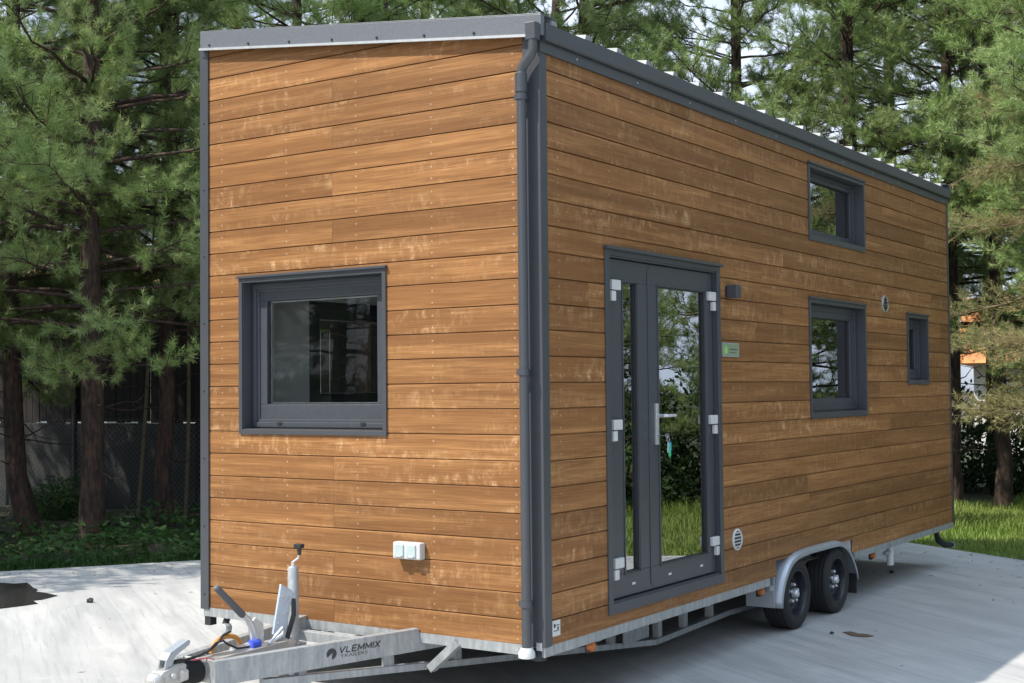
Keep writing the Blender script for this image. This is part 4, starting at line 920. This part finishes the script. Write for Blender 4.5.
# sunlit bough with tan needles at the right edge
bt = thing('pine_bough_tree', 'young pine with pale yellowish boughs crossing the right edge of the photo', 'pine tree', (1.15, 10.6, 0), 0, 'pine trees right of the house')
rng = np.random.default_rng(77); lm, bs, ax = [], [], []
v, f = tube_np(np.array([[0, 0, -.1], [0, .02, 2], [.05, 0, 4.5], [.05, .05, 6.0]]), np.array([.09, .075, .04, .02]), 10); link(D.objects.new('trunk', fast_mesh('trunk', v, f, M_BARK)), bt)
for (z, az, L_, e) in [(2.9, 2.75, 2.6, .02), (2.3, 2.9, 2.1, .10), (1.6, 2.7, 1.9, .05), (3.6, 3.0, 2.2, .15), (2.0, 2.4, 2.1, .0), (1.5, 3.3, 1.6, .1), (4.3, 2.7, 2.0, .2), (2.6, 1.2, 1.8, .1), (3.2, 5.0, 1.8, .1), (2.2, 4.2, 1.8, .1), (4.0, .3, 1.8, .1), (5.0, 3.0, 1.5, .2), (5.2, 1.0, 1.4, .2)]:
    s = np.linspace(0, 1, 7)[:, None]; pts = np.array([0, 0, z]) + np.array([np.cos(az), np.sin(az), 0]) * L_ * s + np.array([0, 0, 1]) * L_ * (e * s - .10 * s ** 2) + rng.normal(0, .03, (7, 3)) * s
    lm.append(tube_np(pts, np.linspace(.028, .006, 7), 6))
    for t in np.arange(.25, 1.01, .024):
        q = np.array([np.interp(t, s[:, 0], pts[:, i]) for i in range(3)]); td = unit(np.array([np.cos(az + rng.uniform(-1.2, 1.2)), np.sin(az + rng.uniform(-1.2, 1.2)), rng.uniform(-.4, .4)])); tl = rng.uniform(.25, .6)
        lm.append(tube_np(q + td * tl * np.linspace(0, 1, 3)[:, None], np.array([.007, .005, .003]), 4))
        for u_ in np.linspace(.2, 1, 6): bs.append(q + td * tl * u_); ax.append(td + rng.normal(0, .6, 3) + np.array([0, 0, .2]))
v, f = merge(lm); link(D.objects.new('branches', fast_mesh('branches', v, f, simple('pale_branch_bark', (.22, .16, .10), .85, 0, .2, 8))), bt)
v, f = needles(np.array(bs), unit(np.array(ax)), rng, 24, .085); link(D.objects.new('crown', fast_mesh('crown', v, f, M_BRN)), bt)
# grass and ground cover -------------------------------------------------
def edge(p):
    q = p[:, :2] - np.array(C0[:])
    d = np.maximum(q @ np.array([.547, .837]), q @ np.array([-.83, .558])); return np.clip(.3 + d[:, None] * .45, .3, 1)
def blades(n, sample, rng, h=(.10, .30), w=.007, lean=.5):
    p = sample(n); a = rng.uniform(0, 6.28, n); d = np.stack([np.cos(a), np.sin(a), np.zeros(n)], 1); L_ = rng.uniform(*h, (n, 1)) * edge(p) * (0.6 + .8 * (np.sin(p[:, :1] * 2.3) * np.cos(p[:, 1:2] * 1.9) * .5 + .5))
    s = np.stack([-np.sin(a), np.cos(a), np.zeros(n)], 1) * w / 2; m = p + np.array([0, 0, .6]) * L_ + d * L_ * lean * .25; t = p + np.array([0, 0, .93]) * L_ + d * L_ * lean
    V = np.stack([p - s, p + s, m + s * .8, m - s * .8, t], 1).reshape(-1, 3); i = np.arange(n) * 5
    F = np.concatenate([np.stack([i, i + 1, i + 2], 1), np.stack([i, i + 2, i + 3], 1), np.stack([i + 3, i + 2, i + 4], 1)]); return V, F
def band(origin, along, out, a0, a1, b0, b1, rng):
    o, al, ou = np.array([*origin, 0.]), np.array([*along, 0.]), np.array([*out, 0.])
    def f(n):
        return o + al * rng.uniform(a0, a1, (n, 1)) + ou * (b0 + (b1 - b0) * rng.random((n, 1)) ** 1.25)
    return f
rng = np.random.default_rng(8); outR = (.547, .837); outL = (-.83, .558)
v, f = blades(115000, band(C0, dR, outR, -1.5, 17, .0, 5.5, rng), rng, (.05, .19), .009)
o = link(D.objects.new('grass', fast_mesh('grass', v, f, M_GRASS))); tag(o, 'long bright green grass along the right edge of the pavement', 'grass', kind='stuff')
rng = np.random.default_rng(9)
v1, f1 = blades(26000, band(C0, dL, outL, 0, 16, .0, .9, rng), rng, (.05, .22), .009)
n = 15000; sp = band(C0, dL, outL, 0, 16, .25, 4.2, rng)(n); sp[:, 2] = rng.random(n) ** .8 * .42 * np.clip(.55 + .6 * np.sin(sp[:, 0] * 2.2) * np.cos(sp[:, 1] * 1.7), .15, 1.1)
a = unit(rng.normal(size=(n, 3)) * np.array([1, 1, .45])); b = unit(np.cross(a, rng.normal(size=(n, 3)) * .4 + np.array([0, 0, 1]))); s = rng.uniform(.025, .06, (n, 1))
V2 = np.stack([sp - a * s, sp + b * s * .5, sp + a * s, sp - b * s * .5], 1).reshape(-1, 3); i = np.arange(n) * 4; F2 = np.concatenate([np.stack([i, i + 1, i + 2], 1), np.stack([i, i + 2, i + 3], 1)])
v, f = merge([(v1, f1), (V2, F2)])
o = link(D.objects.new('ground_cover', fast_mesh('ground_cover', v, f, M_LEAF))); tag(o, 'low dark green weeds and grass under the left pines', 'ground cover', kind='stuff')

# ================================================================ fences and far buildings
Fa = Vector((-21, 6.5)); Fd = Vector((.982, .186)); Fn = Vector((-.186, .982)); FLn = 20.
F_ = thing('plank_fence', 'tall dark plank fence on grey panels behind the left pines', 'fence', (Fa.x, Fa.y, 0))
F_.rotation_euler = (0, 0, math.atan2(Fd.y, Fd.x))
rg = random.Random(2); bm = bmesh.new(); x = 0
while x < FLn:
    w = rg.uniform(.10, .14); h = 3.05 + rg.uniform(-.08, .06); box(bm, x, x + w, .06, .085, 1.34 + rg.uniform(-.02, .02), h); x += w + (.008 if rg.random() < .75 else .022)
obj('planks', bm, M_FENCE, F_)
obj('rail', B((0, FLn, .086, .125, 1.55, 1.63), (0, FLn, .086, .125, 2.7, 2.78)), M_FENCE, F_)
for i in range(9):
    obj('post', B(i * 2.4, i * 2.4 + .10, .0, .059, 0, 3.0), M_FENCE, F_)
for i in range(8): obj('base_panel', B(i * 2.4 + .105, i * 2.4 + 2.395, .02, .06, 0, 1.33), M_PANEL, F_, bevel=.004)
Cn = thing('chain_link_fence', 'thin wire mesh fence in front of the grey fence panels', 'fence', (Fa.x + .4, Fa.y - .55, 0)); Cn.rotation_euler = F_.rotation_euler
V_, E_ = [], []; hh = 1.42
def wire(parts, a, b, r=.0022): parts.append(tube_np(np.array([a, b], float), np.array([r, r]), 3))
parts = []; x = -1.4
while x < 14:
    wire(parts, (x, 0, .05), (x + 1.37, 0, hh)); wire(parts, (x + 1.37, .004, .05), (x, .004, hh)); x += .085
v, f = merge(parts); link(D.objects.new('wire_mesh', fast_mesh('wire_mesh', v, f, simple('dull_wire', (.18, .19, .18), .5, .4, .1, 20))), Cn)
for i in range(6):
    bm = bmesh.new(); tube(bm, [(i * 2.5, .02, 0), (i * 2.5, .02, 1.5)], .024, 10); obj('post', bm, M_PVC, Cn)
def house(x, y, w, d, h, rh, rz, wallm, roofm, label):
    o = thing('neighbour_house', label, 'house', (x, y, 0), rz)
    wl_ = obj('wall', B(-w / 2, w / 2, -d / 2, d / 2, 0, h), wallm, o)
    for k in range(int(w // 2.6)):
        xx = -w / 2 + 1.2 + k * 2.6; wn_ = obj('window', B(xx, xx + 1.0, -d / 2 - .04, -d / 2 - .001, 1.0, 2.2), M_WHITE, o)
        obj('pane', B(xx + .07, xx + .93, -d / 2 - .05, -d / 2 - .041, 1.07, 2.13), M_GLASS, wn_)
    bm = bmesh.new(); prism(bm, [(-w / 2 - .4, -d / 2 - .5, h), (-w / 2 - .4, d / 2 + .5, h), (-w / 2 - .4, 0, h + rh)], (w + .8, 0, 0)); rf = obj('roof', bm, roofm, o)
    obj('chimney', B(w * .2, w * .2 + .6, .3, .9, h + .2, h + rh + .8), wallm, rf)
house(-26.5, 19.5, 13, 7, 4.4, 1.6, R(42), M_RENDER, M_CLAY, 'pale house with a tan tiled roof glimpsed between the left pines')
house(-.5, 34, 12, 7, 2.35, 1.9, R(12), M_RENDER, M_ORROOF, 'white house with an orange roof glimpsed through the trees at the right edge')
